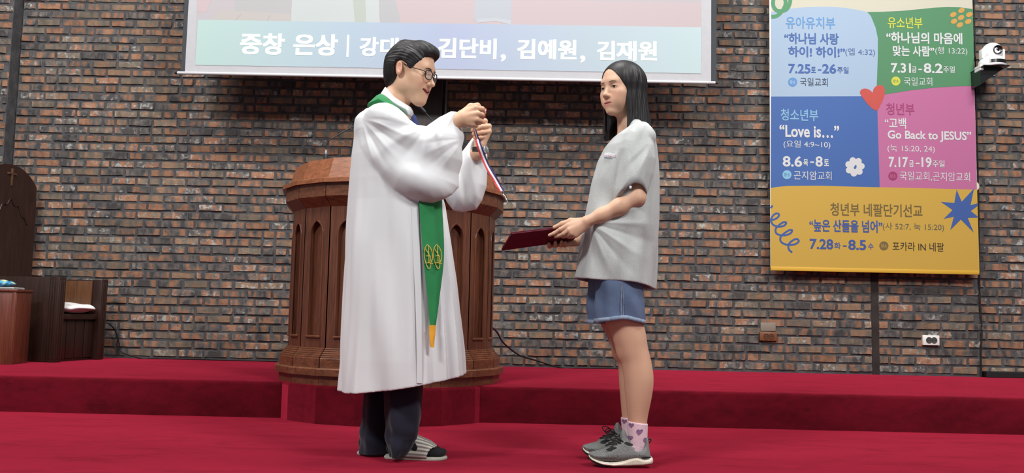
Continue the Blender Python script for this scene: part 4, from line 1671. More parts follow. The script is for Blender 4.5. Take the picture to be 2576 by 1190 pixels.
SKIN_M = skin_mat('skin_warm', C(206, 164, 136), C(208, 146, 124), C(176, 108, 100))
HAIR_M = hair_mat('hair_black', C(13, 12, 14), C(34, 31, 33))
EYEW = plain('eye_white', C(215, 210, 206), 0.3, 0.5)
EYEI = plain('eye_dark', C(30, 22, 20), 0.2, 0.6)
YM = 3.63
man = empty('person', Vector((W(1005, 1150, YM).x, YM, 0)), 'person in a white robe and green stole holding up a medal ribbon', 'person')

# ---- head frame
earM = W(1004, 171, 3.56)
Rm = frame((0, 0, 0), radians(-18), 0.22, 0.0)
HM = Matrix.Translation(earM - (Rm @ Vector((-0.014, -0.0775, 0.002)))) @ Rm
hw_ = HM.translation

F = Field((-0.62, 3.40, 1.00), (-0.04, 3.92, 1.72), 0.0021)
nb = Vector((W(985, 262, YM).x, YM + 0.02, W(985, 262, YM).z))
F.cap(HM @ Vector((-0.012, 0, -0.05)), nb, 0.052, 0.056, 0.02)
F.cap(nb, nb - Vector((0, 0, 0.06)), 0.058, 0.08, 0.03)
# torso and arms under the robe
F.ell((nb.x + 0.01, YM, nb.z - 0.16), (0.085, 0.13, 0.13), 0.05)
sh_n, sh_f = W(945, 335, 3.54), W(985, 335, 3.78)
el_n, el_f = W(1035, 425, 3.46), W(1120, 440, 3.84)
wr_n, wr_f = W(1148, 304, 3.49), W(1205, 384, 3.70)
F.chain([sh_n, el_n, wr_n], [0.040, 0.036, 0.026], 0.03)
F.chain([sh_f, el_f, wr_f], [0.040, 0.036, 0.026], 0.03)
F.cap(nb - Vector((0, 0, 0.06)), sh_n, 0.05, 0.04, 0.04)
F.cap(nb - Vector((0, 0, 0.06)), sh_f, 0.05, 0.04, 0.04)
head_skin(F, HM, 1.0, 1.04, nose=1.2, smile=1.0, chin=0.008)
carve_eyes(F, HM, 0.0030)

# ---- near hand: back of the hand to the camera, fingers folded away, thumb on top
yn = 3.485
q = lambda x, y, dy=0.0: W(x, y, yn + dy)
kn = [q(1197, 272, 0.002), q(1202, 286, -0.006), q(1199, 301, -0.004), q(1190, 313, 0.004)]
wr0 = q(1160, 297, 0.006)
for p_, w0 in zip(kn, (q(1160, 288, .006), q(1160, 295, 0), q(1160, 302, 0), q(1161, 309, .006))):
    F.cap(w0, p_, 0.0140, 0.0115, 0.012)
F.cap(wr_n, wr0, 0.026, 0.0235, 0.015)
F.chain([kn[0], q(1213, 274, 0.022), q(1217, 283, 0.046), q(1210, 288, 0.060)], [0.0115, 0.0098, 0.0088, 0.0080], 0.004)
F.chain([kn[1], q(1213, 289, 0.022), q(1212, 296, 0.048), q(1200, 298, 0.056)], [0.0115, 0.0098, 0.0088, 0.0080], 0.003)
F.chain([kn[2], q(1209, 304, 0.024), q(1206, 309, 0.048), q(1194, 308, 0.054)], [0.0110, 0.0094, 0.0086, 0.0078], 0.003)
F.chain([kn[3], q(1198, 316, 0.024), q(1194, 319, 0.042), q(1184, 317, 0.048)], [0.0098, 0.0084, 0.0076, 0.0070], 0.003)
F.chain([q(1164, 286, 0.016), q(1184, 269, 0.024), q(1201, 266, 0.034), q(1213, 277, 0.052)], [0.0165, 0.0135, 0.0108, 0.0090], 0.008)
# ---- far hand: upright fist, knuckles outward, fingers wrapped towards the camera
yf_ = 3.70
g_ = lambda x, y, dy=0.0: W(x, y, yf_ + dy)
kf = [g_(1220, 305, 0.012), g_(1230, 318, 0.002), g_(1230, 331, -0.002), g_(1223, 343, 0.0)]
F.cap(wr_f, g_(1207, 366, 0.0), 0.0255, 0.0240, 0.012)
for p_, w0 in zip(kf, (g_(1204, 355, .010), g_(1208, 356, 0.002), g_(1211, 358, -.002), g_(1213, 362, -.006))):
    F.cap(w0, p_, 0.0150, 0.0118, 0.012)
F.chain([kf[0], g_(1206, 304, -0.022), g_(1193, 312, -0.030), g_(1190, 318, -0.018)], [0.0118, 0.0100, 0.0088, 0.0080], 0.003)
F.chain([kf[1], g_(1213, 319, -0.034), g_(1196, 324, -0.038), g_(1189, 327, -0.024)], [0.0118, 0.0102, 0.0090, 0.0080], 0.003)
F.chain([kf[2], g_(1213, 333, -0.034), g_(1198, 336, -0.036), g_(1191, 337, -0.022)], [0.0114, 0.0098, 0.0086, 0.0078], 0.003)
F.chain([kf[3], g_(1210, 346, -0.030), g_(1198, 347, -0.030), g_(1193, 346, -0.018)], [0.0102, 0.0086, 0.0078, 0.0070], 0.003)
F.chain([g_(1202, 352, 0.022), g_(1197, 330, 0.026), g_(1200, 312, 0.016), g_(1206, 298, -0.004)], [0.0160, 0.0130, 0.0105, 0.0088], 0.008)
V, Q = prune(*F.mesh())
V = relax(V, Q, 1, 0.35)
V_skin = V
np_mesh('body', V, Q, SKIN_M, man, {'tone': face_tone(V, HM, 1.0)})
eyes(HM, man, EYEW, EYEI, (0.0, -0.35))
TEETH = plain('teeth', C(226, 220, 208), 0.3, 0.5)
bm = bmesh.new()
bmesh.ops.create_uvsphere(bm, u_segments=24, v_segments=10, radius=1)
for v in bm.verts:
    v.co = HM @ Vector((0.0615 + 0.0235 * v.co.x, 0.0330 * v.co.y, -0.0605 + 0.0048 * v.co.z + 0.006 * v.co.y ** 2))
bm_obj('teeth', bm, TEETH, man, True)
BROW = hair_mat('brow_hair', C(30, 26, 26), C(52, 46, 44))
brow(HM, man, BROW, [(0.0925, 0.012, 0.0275), (0.0920, 0.022, 0.0292), (0.0900, 0.034, 0.0292), (0.0835, 0.046, 0.0262)], 0.0020, V_skin)

# ---- hair
F = Field(hw_ - Vector((0.16, 0.14, 0.12)), hw_ + Vector((0.16, 0.14, 0.19)), 0.0022)
F.ell((-0.012, 0, 0.046), (0.105, 0.0835, 0.094), 0.0, 'add', HM)
F.ell((-0.055, 0, 0.000), (0.058, 0.070, 0.085), 0.03, 'add', HM)
F.ell((0.050, 0.006, 0.108), (0.046, 0.054, 0.030), 0.03, 'add', HM)
F.ell((0.070, 0.000, 0.092), (0.028, 0.046, 0.026), 0.02, 'add', HM)
yl = -0.078
hp_ = [local_xz(x, y, HM, yl) for x, y in ((974, 222), (988, 210), (991, 190), (990, 165), (996, 152), (1008, 149), (1020, 156), (1026, 170), (1034, 184), (1038, 180), (1042, 166), (1049, 152), (1060, 141), (1068, 131), (1080, 127), (1094, 134), (1130, 128), (1130, 40), (920, 40), (920, 235), (960, 228))]
prism_cut(F, HM, hp_, hw_ - Vector((0.2, 0.2, 0.2)), hw_ + Vector((0.2, 0.2, 0.2)), 0.006)
V, Q = prune(*F.mesh())
V = relax(V, Q, 4, 0.5)
mi = np.array(HM.inverted())
L = V @ mi[:3, :3].T + mi[:3, 3]
ph = np.arctan2(L[:, 1], L[:, 2] + 0.02)
amp = np.clip((L[:, 2] - 0.005) / 0.07, 0.05, 1)
nrm_ = L - np.array([-0.012, 0, 0.03])
nrm_ /= np.linalg.norm(nrm_, axis=1)[:, None]
L += nrm_ * (amp * (0.0024 * np.sin(ph * 9 + L[:, 0] * 34 + 2 * np.sin(L[:, 0] * 22 - ph * 3)) + 0.0011 * np.sin(ph * 27 - L[:, 0] * 50 + 5 * np.sin(L[:, 0] * 30 + ph * 4)) + 0.0007 * np.sin(ph * 75 + L[:, 0] * 25)))[:, None]
mw = np.array(HM)
V = L @ mw[:3, :3].T + mw[:3, 3]
np_mesh('hair', V, Q, HAIR_M, man)

# ---- glasses
GF = plain('glasses_frame', C(28, 27, 30), 0.3, 0.5)
lens_t = NT('lens_glass_clear')
LENS = lens_t.out((0.85, 0.88, 0.9, 1), 0.05, 0.5, Alpha=0.12)
for s in (-1, 1):
    pts = []
    for i in range(25):
        a = 2 * pi * i / 24
        pts.append(HM @ Vector((0.1065 - 0.010 * abs(0.032 * s + 0.0235 * cos(a)) / 0.05, s * 0.032 + 0.0230 * math.copysign(abs(cos(a)) ** 0.8, cos(a)), 0.003 + 0.0185 * math.copysign(abs(sin(a)) ** 0.75, sin(a)))))
    v, f = sweep(pts, circ(0.0021, 6), caps=False, up=(HM.to_3x3() @ Vector((1, 0, 0))))
    rim = mesh_obj('glasses_rim', v, f, GF, man, True)
    bm = bmesh.new()
    bm.faces.new([bm.verts.new(p) for p in pts[:-1]])
    bm_obj('lens', bm, LENS, rim)
    path = [HM @ Vector((0.0975, s * 0.0545, 0.008)), HM @ Vector((0.085, s * 0.068, 0.0105)), HM @ Vector((0.045, s * 0.0745, 0.0135)), HM @ Vector((0.012, s * 0.0770, 0.0200)), HM @ Vector((-0.004, s * 0.0790, 0.0265))]
    tube_obj('glasses_arm', path, 0.0018, GF, man, 6, 6)
tube_obj('glasses_bridge', [HM @ Vector((0.1045, -0.0105, 0.008)), HM @ Vector((0.1070, 0, 0.011)), HM @ Vector((0.1045, 0.0105, 0.008))], 0.0016, GF, man, 6, 5)

# ---- shirt collar and tie
COLW = cloth_mat('shirt_white', C(222, 226, 230), C(232, 235, 238), 5, 0.8)
F = Field((W(940, 230, YM).x, 3.50, W(985, 330, YM).z), (W(1075, 230, YM).x, 3.78, W(985, 205, YM).z), 0.0025)
F.pillow(WP([(971, 220), (958, 240), (955, 262), (990, 285), (1030, 300), (1036, 297), (1041, 284), (1036, 272), (1020, 262), (1000, 246), (985, 231)], YM + 0.005), YM + 0.005, 0.078, 0.045, 0.0)
F.cap(HM @ Vector((-0.012, 0, -0.05)), nb, 0.0545, 0.0585, 0.004, 'sub')
V, Q = prune(*F.mesh())
np_mesh('shirt_collar', V, Q, COLW, man)
TIE = cloth_mat('tie_navy', C(34, 46, 92), C(48, 62, 112), 40, 0.6)
F = Field((W(1020, 280, YM).x, 3.52, W(1040, 345, YM).z), (W(1080, 280, YM).x, 3.68, W(1040, 275, YM).z), 0.0022)
F.pillow(WP([(1033, 296), (1041, 286), (1048, 296), (1056, 318), (1050, 335), (1040, 318)], 3.60), 3.60, 0.018, 0.012, 0.0)
V, Q = prune(*F.mesh())
np_mesh('necktie', V, Q, TIE, man)

# ---- robe
ROBE = cloth_mat('robe_white', C(204, 205, 208), C(215, 216, 218), 3, 0.75, 500, 0.05, 0.15)
rows = [(296, 925, 1022), (312, 906, 1042), (340, 895, 1060), (400, 887, 1085), (460, 883, 1104), (512, 880, 1120), (600, 874, 1134), (700, 869, 1147), (800, 865, 1157), (900, 861, 1165), (1000, 857, 1171)]
ryy = [0.10, 0.155, 0.185, 0.195, 0.20, 0.20, 0.205, 0.21, 0.215, 0.22, 0.22]
RW = outline_rows(rows, YM, ryy)
zt0 = RW[-1][0]


def tri(a):
    return np.abs(((a / pi) % 2) - 1) * 2 - 1


def robe_fold(th, Z, X, Y):
    dn = np.clip((1.20 - Z) / 0.75, 0, 1)
    f = dn * (0.008 * np.sin(7 * th + 2.5 * np.sin(3.1 * Z)) + 0.0045 * np.sin(13 * th + 4 * Z) + 0.003 * np.sin(23 * th - 5 * Z))
    front = np.exp(-((th + 0.55) / 0.42) ** 2)
    f = f * (1 - 0.75 * front) + front * dn * 0.015 * tri(th * 21 + 0.5 + 0.3 * Z)
    # soft diagonal drag lines on the near side of the skirt
    side = np.exp(-((th + 1.9) / 0.7) ** 2)
    f = f + side * 0.006 * np.sin(26 * (X + 0.35 * Z) + 1.0) * np.clip((1.15 - Z) / 0.3, 0, 1)
    return f


F = Field((-0.74, 3.32, 0.22), (-0.06, 3.98, 1.52), 0.0036)
F.loft(RW, 0.0, 'add', robe_fold, 2.15)
F.cap(W(925, 306, 3.53), W(955, 300, 3.60), 0.045, 0.05, 0.05)
F.cap(W(985, 306, 3.78), W(985, 300, 3.66), 0.045, 0.05, 0.05)
# near sleeve
nsl = [(905, 294), (914, 280), (926, 268), (940, 261), (956, 258), (973, 258), (988, 264), (1004, 274), (1020, 289), (1034, 305), (1050, 317), (1074, 319), (1102, 294), (1132, 276), (1150, 276), (1156, 300), (1163, 322), (1167, 340), (1161, 366), (1163, 402), (1152, 434), (1153, 466), (1136, 488), (1120, 499), (1092, 510), (1060, 513), (1024, 503), (988, 486), (952, 452), (924, 412), (902, 368), (894, 328)]
xa, xb_ = W(905, 400, 3.46).x, W(1160, 400, 3.46).x
ys_n = lambda x, z: 3.505 - 0.055 * np.sin(np.clip((x - xa) / (xb_ - xa), 0, 1) * pi) - 0.012 * np.sin(z * 30 + x * 14)


def sl_T(x, z):
    t_ = 0.070 + 0 * x + 0 * z
    a = 30 * (z + 0.9 * x + 0.25 * np.sin(5 * x)) + 0.8
    b = 16 * (z - 0.5 * x) + 0.4
    return t_ + (0.006 * np.sin(a) - 0.005 * np.abs(np.sin(a * 0.5 + 0.3)) ** 6 + 0.006 * np.sin(b)) * np.clip((x - xa) / 0.10, 0.15, 1)


F.pillow(WP(nsl, 3.46), 3.46, sl_T, 0.125, 0.010, 'add', ys_n)
# far sleeve
fsl = [(1120, 410), (1150, 398), (1172, 370), (1191, 344), (1197, 352), (1210, 356), (1222, 362), (1226, 392), (1226, 430), (1224, 470), (1213, 504), (1198, 527), (1165, 534), (1140, 530), (1126, 512), (1108, 480)]
fT = lambda x, z: 0.075 + 0.007 * np.sin(55 * (x - 0.35 * z)) + 0.005 * np.sin(95 * (x + 0.2 * z))
F.pillow(WP(fsl, 3.78), 3.78, fT, 0.06, 0.010, 'add')
F.ell(W(1208, 366, 3.72), (0.026, 0.07, 0.052), 0.006, 'sub', None, np.array(Matrix.Rotation(-0.25, 3, 'Y')))
F.cap(wr_f, g_(1209, 350, 0), 0.034, 0.05, 0.006, 'sub')
# cuff of the near sleeve, neck opening, hollow skirt
cw = W(1172, 312, 3.49)
F.cap(wr_n + Vector((0.012, 0, 0.004)), cw, 0.030, 0.034, 0.004, 'sub')
F.cap(HM @ Vector((-0.012, 0, -0.05)), nb - Vector((0, 0, 0.03)), 0.062, 0.078, 0.006, 'sub')
inner = [(z - 0.001, cx, cy, rx - 0.016, ry - 0.016) for z, cx, cy, rx, ry in RW if z < 1.0]
F.loft(inner, 0.0, 'sub', robe_fold, 2.15)
hl, hr = W(858, 985, 3.60), W(1170, 950, 3.66)
sl_ = (hr.z - hl.z) / (hr.x - hl.x)
F.apply(lambda X, Y, Z: (hl.z + 0.10 * (Y - 3.5) * 0 + np.maximum(X - hl.x, 0) ** 1.5 * sl_ * 1.75) - Z + 0 * Y, F.lo, F.lo + F.n * F.h, 0.0, 'and')
V, Q = prune(*F.mesh(), 0.01)
V = relax(V, Q, 2, 0.5)


def wrinkle(V, S, k, lo_r, hi_r, amp, a0, a1, ph=0.0):
    """folds radiating from the point S over an angular sector of the near side"""
    dx, dz = V[:, 0] - S.x, V[:, 2] - S.z
    r = np.hypot(dx, dz)
    a = np.arctan2(dz, dx)
    m = np.clip((r - lo_r * 0.4) / lo_r, 0, 1) * np.clip((hi_r - r) / (hi_r * 0.5), 0, 1)
    m = m * np.clip((a - a0) / 0.3, 0, 1) * np.clip((a1 - a) / 0.3, 0, 1) * (V[:, 1] < 3.56)
    s = np.sin(k * a + ph + 1.3 * np.sin(9 * r))
    V[:, 1] -= amp * m * (s + 0.6 * np.abs(s) ** 4 * np.sign(s)) * np.clip(r / 0.12, 0.3, 1)


wrinkle(V, W(905, 296, 3.46), 15, 0.05, 0.30, 0.0034, -1.5, -0.05)
wrinkle(V, W(1085, 312, 3.46), 7.5, 0.05, 0.32, 0.0042, -3.1, -0.9, 0.7)
wrinkle(V, W(1165, 345, 3.46), 12, 0.03, 0.22, 0.0018, -3.1, -1.7, 0.2)
wrinkle(V, W(1150, 278, 3.46), 9, 0.04, 0.25, 0.0024, -3.1, -1.9, 1.2)
robe = np_mesh('robe', V, Q, ROBE, man)
# ---- stole: neck band, two hanging panels with emblem and gold fringe
GRN = cloth_mat('stole_green', C(30, 112, 62), C(40, 128, 74), 20, 0.7, 700, 0.08)
GLD = cloth_mat('fringe_gold', C(206, 140, 30), C(228, 168, 56), 200, 0.6)
GTH = plain('emblem_gold', C(200, 172, 70), 0.45)
F = Field((W(915, 200, 3.55).x, 3.44, W(960, 300, 3.55).z), (W(1040, 200, 3.55).x, 3.80, W(960, 225, 3.55).z), 0.0025)
F.pillow(WP([(926, 266), (936, 257), (949, 245), (960, 239), (970, 242), (984, 252), (998, 266), (1012, 280), (1030, 298), (1020, 306), (985, 296), (950, 284), (926, 276)], 3.60), 3.60, 0.100, 0.05, 0.0)
F.cap(HM @ Vector((-0.012, 0, -0.05)), nb - Vector((0, 0, 0.01)), 0.068, 0.074, 0.004, 'sub')
V, Q = prune(*F.mesh())
stole = np_mesh('stole', V, Q, GRN, man)


def robe_front(px, py, lift=0.006):
    """point just in front of the robe surface seen at a photo pixel"""
    o = Vector((0, 0, CAMH))
    d = (W(px, py, 3.0) - o).normalized()
    t = 3.38
    while t < 4.0:
        p = o + d * t
        if p.z < RW[-1][0]:
            r = [np.interp(p.z, [a[0] for a in RW], [a[j] for a in RW]) for j in range(1, 5)]
            u, v = (p.x - r[0]) / r[2], (p.y - r[1]) / r[3]
            dd = ((abs(u) ** 2.15 + abs(v) ** 2.15) ** (1 / 2.15) - 1) * min(r[2], r[3])
            if dd < lift:
                return p
        t += 0.003
    return o + d * 3.6


def strip(name, L_, R_, mat, parent, lift, n=4, sag=0.0):
    """cloth strip between two photo-pixel polylines laid over the robe front"""
    Lc, Rc = catmull([(x, y, 0) for x, y in L_], 8), catmull([(x, y, 0) for x, y in R_], 8)
    bm = bmesh.new()
    grid = []
    for a, b in zip(Lc, Rc):
        row = []
        for j in range(n + 1):
            s = j / n
            p = a.lerp(b, s)
            row.append(robe_front(p.x, p.y, lift + sag * sin(pi * s)))
        grid.append(row)
    # keep the strip smooth in depth
    Yg = np.array([[p.y for p in r] for r in grid])
    for _ in range(12):
        Yg[1:-1] = 0.5 * Yg[1:-1] + 0.25 * (Yg[:-2] + Yg[2:])
    top = [[bm.verts.new((p.x, Yg[i, j], p.z)) for j, p in enumerate(r)] for i, r in enumerate(grid)]
    bot = [[bm.verts.new((p.x, Yg[i, j] + 0.003, p.z)) for j, p in enumerate(r)] for i, r in enumerate(grid)]
    m_ = len(grid)
    for G_ in (top, bot):
        for i in range(m_ - 1):
            for j in range(n):
                bm.faces.new((G_[i][j], G_[i + 1][j], G_[i + 1][j + 1], G_[i][j + 1]))
    for i in range(m_ - 1):
        for j in (0, n):
            bm.faces.new((top[i][j], top[i + 1][j], bot[i + 1][j], bot[i][j]))
    for i in (0, m_ - 1):
        for j in range(n):
            bm.faces.new((top[i][j], top[i][j + 1], bot[i][j + 1], bot[i][j]))
    return sharp(bm_obj(name, bm, mat, parent), 60)


strip('far_panel', [(1082, 470), (1086, 520), (1091, 650), (1092, 740), (1089, 822)], [(1113, 470), (1112, 510), (1117, 640), (1106, 745), (1096, 822)], GRN, stole, 0.016)
strip('near_panel', [(1052, 470), (1055, 520), (1066, 660), (1077, 760), (1081, 822)], [(1090, 470), (1092, 520), (1108, 660), (1100, 760), (1093, 822)], GRN, stole, 0.024)
strip('fringe', [(1080, 818), (1080, 840), (1081, 856), (1083, 873)], [(1096, 818), (1095, 840), (1093, 856), (1092, 875)], GLD, stole, 0.027, 6, 0.003)
strip('white_facing', [(1034, 505), (1038, 620), (1045, 760), (1048, 880), (1048, 964)], [(1052, 505), (1056, 620), (1060, 760), (1061, 880), (1062, 964)], ROBE, robe, 0.007)


def gold(pts, w_=0.0016):
    P = [robe_front(x, y, 0.032) for x, y in pts]
    ym_ = sum(p.y for p in P) / len(P)
    tube_obj('emblem_thread', [(p.x, 0.3 * p.y + 0.7 * ym_, p.z) for p in P], w_, GTH, stole, 6, 5)


for cx in (1077, 1100):                       # twin looped cross monograms
    gold([(cx - 2, 615), (cx - 9, 627), (cx - 10, 645), (cx - 5, 664), (cx + 2, 676), (cx + 7, 668), (cx + 4, 655)])
    gold([(cx - 2, 615), (cx + 6, 624), (cx + 11, 638), (cx + 10, 655), (cx + 3, 664)])
    gold([(cx + 1, 618), (cx + 1, 640), (cx + 2, 662)])
    gold([(cx - 5, 644), (cx + 1, 644), (cx + 7, 645)])
    gold([(cx - 9, 662), (cx + 1, 661), (cx + 12, 664)])
    gold([(cx - 8, 625), (cx + 2, 640), (cx + 9, 660)])

# ---- trousers
NAVY = cloth_mat('trouser_navy', C(26, 27, 40), C(36, 37, 52), 12, 0.85, 600, 0.08, 0.15)
F = Field((-0.66, 3.40, 0.005), (-0.26, 3.88, 0.55), 0.003)


def leg_fold(th, Z, X, Y):
    low = np.exp(-((Z - 0.085) / 0.05) ** 2)
    return low * 0.0055 * np.sin(58 * Z + 2.4 * np.cos(th + 0.6) + 0.8) + 0.003 * np.sin(5 * th + 9 * Z) - 0.004 * np.exp(-((th + 2.0) / 0.25) ** 2)


F.loft(outline_rows([(880, 962, 1066), (980, 966, 1063), (1046, 969, 1060), (1075, 972, 1054), (1100, 973, 1054), (1125, 976, 1036), (1147, 982, 1016)], 3.565, [0.08, 0.08, 0.078, 0.074, 0.070, 0.066, 0.062]), 0.0, 'add', leg_fold)
F.loft(outline_rows([(880, 922, 1010), (983, 917, 1005), (1050, 912, 995), (1100, 908, 985), (1139, 904, 985)], 3.70, [0.08, 0.08, 0.076, 0.072, 0.066]), 0.0, 'add', leg_fold)
V, Q = prune(*F.mesh())
V = relax(V, Q, 2, 0.5)
np_mesh('trousers', V, Q, NAVY, man)

# ---- socks and striped slippers
SOCK = cloth_mat('sock_black', C(22, 22, 28), C(32, 32, 38), 30, 0.9)
SOLE = cloth_mat('slipper_sole', C(160, 158, 148), C(184, 182, 172), 30, 0.8)
ts = NT('slipper_stripes')
tcx = ts.n('ShaderNodeAttribute', attribute_name='band').outputs['Color']
ss = ts.n('ShaderNodeSeparateColor')
ts.put(ss, 0, tcx)
sw_ = ts.math('SINE', ts.math('MULTIPLY', ss.outputs[0], 2 * pi * 13.5))
colr = ts.ramp(ts.math('MULTIPLY_ADD', sw_, 0.5, 0.5), [(0.35, C(136, 134, 130)), (0.65, C(214, 212, 202))])
STRIPE = ts.out(colr, 0.85, 0.2)


def slipper(heel, toe, label_foot):
    d = (toe - heel)
    Lf = d.length
    d.normalize()
    sd = Vector((-d.y, d.x, 0))
    M = Matrix(((d.x, sd.x, 0, heel.x), (d.y, sd.y, 0, heel.y), (0, 0, 1, 0), (0, 0, 0, 1)))
    prof = [(0.0, 0.018), (0.03, 0.034), (0.15, 0.036), (0.40, 0.037), (0.62, 0.046), (0.80, 0.047), (0.92, 0.038), (0.98, 0.022), (1.0, 0.008)]
    us = np.linspace(0, 1, 30)
    hw2 = np.interp(us, [p[0] for p in prof], [p[1] for p in prof])
    outl = [(u * Lf, -h_) for u, h_ in zip(us, hw2)] + [(u * Lf, h_) for u, h_ in zip(us[::-1], hw2[::-1])]
    bm = bmesh.new()
    lv = [(0.985, 0.001), (1.0, 0.004), (1.0, 0.009), (0.975, 0.013)]
    rings = [[bm.verts.new(M @ Vector((Lf / 2 + (x - Lf / 2) * k, y * k, z))) for x, y in outl] for k, z in lv]
    n = len(outl)
    for a_, b_ in zip(rings[:-1], rings[1:]):
        for i in range(n):
            bm.faces.new((a_[i], a_[(i + 1) % n], b_[(i + 1) % n], b_[i]))
    bm.faces.new(rings[0][::-1])
    bm.faces.new(rings[-1])
    bmesh.ops.remove_doubles(bm, verts=bm.verts, dist=1e-5)
    sl = sharp(bm_obj('slipper', bm, SOLE, man), 50)
    # foot in its sock
    Ff = Field(np.array(heel) - np.array([0.14, 0.14, 0.0]), np.array(heel) + np.array([0.36, 0.16, 0.16]), 0.003)
    c = lambda u, y, z: M @ Vector((u * Lf, y, z))
    Ff.cap(c(0.14, 0, 0.045), c(0.50, 0, 0.045), 0.032, 0.034, 0.02)
    Ff.cap(c(0.22, 0, 0.10), c(0.45, 0, 0.055), 0.036, 0.032, 0.03)
    Ff.cap(c(0.55, 0.012, 0.040), c(0.80, 0.014, 0.033), 0.027, 0.020, 0.025)
    Ff.cap(c(0.55, -0.014, 0.036), c(0.78, -0.020, 0.030), 0.025, 0.017, 0.025)
    for j, (yy, uu, rr) in enumerate(((0.026, 0.93, 0.0125), (0.010, 0.94, 0.0105), (-0.004, 0.92, 0.0100), (-0.017, 0.90, 0.0095), (-0.029, 0.86, 0.0090))):
        Ff.cap(c(0.72, yy * 0.8, 0.030), c(uu, yy, 0.0135 + rr), 0.015, rr, 0.012)
    Ff.apply(lambda X, Y, Z: 0.0135 - Z + 0 * X + 0 * Y, Ff.lo, Ff.lo + Ff.n * Ff.h, 0.003, 'and')
    V, Q = prune(*Ff.mesh())
    np_mesh('sock', V, Q, SOCK, man)
    # banded upper
    verts, faces, bandv = [], [], []
    nu, nv = 10, 54
    for i in range(nu + 1):
        u = 0.29 + 0.37 * i / nu
        for j in range(nv + 1):
            a = pi * j / nv
            skew = 0.17 * sin(a) ** 1.5 + 0.03 * cos(a)
            uu = u + skew
            hw3 = np.interp(uu, [p[0] for p in prof], [p[1] for p in prof]) + 0.003
            ht = np.interp(uu, [0.3, 0.5, 0.72, 0.84], [0.100, 0.093, 0.072, 0.052])
            y = -hw3 * math.copysign(abs(cos(a)) ** 0.75, cos(a))
            z = 0.010 + (ht - 0.010) * abs(sin(a)) ** 0.75
            rib = 0.0008 * sin(2 * pi * 13.5 * j / nv)
            verts.append(M @ Vector((uu * Lf, y, z + rib)))
            bandv.append(j / nv)
    for i in range(nu + 1):                  # stripes follow the length across the foot
        row = verts[i * (nv + 1):(i + 1) * (nv + 1)]
        ln = np.cumsum([0] + [(row[j + 1] - row[j]).length for j in range(nv)])
        bandv[i * (nv + 1):(i + 1) * (nv + 1)] = list(ln / ln[-1])
    for i in range(nu):
        for j in range(nv):
            a = i * (nv + 1) + j
            faces.append((a, a + 1, a + nv + 2, a + nv + 1))
    o = mesh_obj('slipper_band', verts, faces, STRIPE, sl, True)
    at = o.data.color_attributes.new('band', 'FLOAT_COLOR', 'POINT')
    at.data.foreach_set('color', np.repeat(np.array(bandv, np.float32), 4))
    md = o.modifiers.new('thickness', 'SOLIDIFY')
    md.thickness = 0.003
    md.offset = 1
    return sl


slipper(G(966, 1150, 0.006) + Vector((0, 0.02, 0)) - Vector((0, 0, 0.006)), G(1125, 1152, 0.006) - Vector((0, 0.0, 0.006)), 'near')
slipper(G(896, 1141, 0.006) + Vector((0, 0.03, -0.006)), G(1046, 1146, 0.006) + Vector((0, 0.06, -0.006)), 'far')

# ---- watch on the far wrist
wx_ = (g_(1207, 366, 0) - wr_f).normalized()
wc = W(1206, 379, 3.70)
WM = Matrix.Translation(wc) @ wx_.to_track_quat('Z', 'Y').to_matrix().to_4x4()
lathe_obj('watch_strap', [(0.0285, -0.011), (0.0308, -0.010), (0.0308, 0.010), (0.0285, 0.011)], plain('strap_black', C(26, 26, 28), 0.5), man, WM, 28)
wt = lathe_obj('watch_case', [(0.016, 0), (0.0165, 0.003), (0.0165, 0.008), (0.0135, 0.0095), (0.0, 0.0095)], plain('watch_steel', C(196, 198, 200), 0.2, 0.5, 0.9), man, Matrix.Translation(wc + Vector((0.024, -0.012, 0.002))) @ Matrix.Rotation(1.25, 4, 'Y') @ Matrix.Rotation(0.5, 4, 'X'), 24)

# ------------------------------------------------------------------ medal ribbon held in both hands
med = empty('medal_ribbon', W(1272, 500, 3.60), 'red white and navy medal ribbon with a metal clip held in two hands', 'ribbon')


def tape(name, pts, width, mats, parent):
    """tri-colour tape: three stripes side by side along the path; pts (px, py, Y)"""
    path = catmull([W(*p) for p in pts], 8)
    n = len(path)
    root = None
    for k, mt in enumerate(mats):
        v, f = [], []
        o0, o1 = (k / 3 - 0.5) * width, ((k + 1) / 3 - 0.5) * width
        for i, p in enumerate(path):
            t_ = (path[min(i + 1, n - 1)] - path[max(i - 1, 0)]).normalized()
            tw = 0.35 * sin(i * 0.35)
            s = t_.cross(Vector((0.15 + tw, -1, 0.15))).normalized()
            nn = t_.cross(s).normalized() * 0.0006
            for q_ in (p + s * o0 - nn, p + s * o1 - nn, p + s * o1 + nn, p + s * o0 + nn):
                v.append(q_)
        for i in range(n - 1):
            for j in range(4):
                f.append((4 * i + j, 4 * i + (j + 1) % 4, 4 * i + 4 + (j + 1) % 4, 4 * i + 4 + j))
        o = mesh_obj(name, v, f, mt, parent, False)
    return o


RED, WHI, NVY = cloth_mat('tape_red', C(196, 62, 66), C(210, 80, 80), 60), cloth_mat('tape_white', C(226, 222, 228), C(236, 232, 236), 60), cloth_mat('tape_navy', C(52, 46, 92), C(66, 58, 108), 60)
tape('tape_loop', [(1205, 292, 3.545), (1214, 280, 3.520), (1219, 276, 3.530), (1218, 290, 3.560), (1212, 300, 3.60)], 0.018, (RED, RED, WHI), med)
tape('tape_strand', [(1190, 318, 3.560), (1195, 330, 3.600), (1201, 350, 3.625), (1202, 362, 3.63)], 0.013, (NVY, WHI, RED), med)
tape('tape_strand', [(1201, 350, 3.625), (1206, 368, 3.622), (1216, 395, 3.618), (1228, 422, 3.614), (1246, 452, 3.61), (1256, 470, 3.606), (1263, 482, 3.604)], 0.022, (NVY, WHI, RED), med)
SIL = plain('clip_metal', C(190, 186, 176), 0.25, 0.5, 0.9)
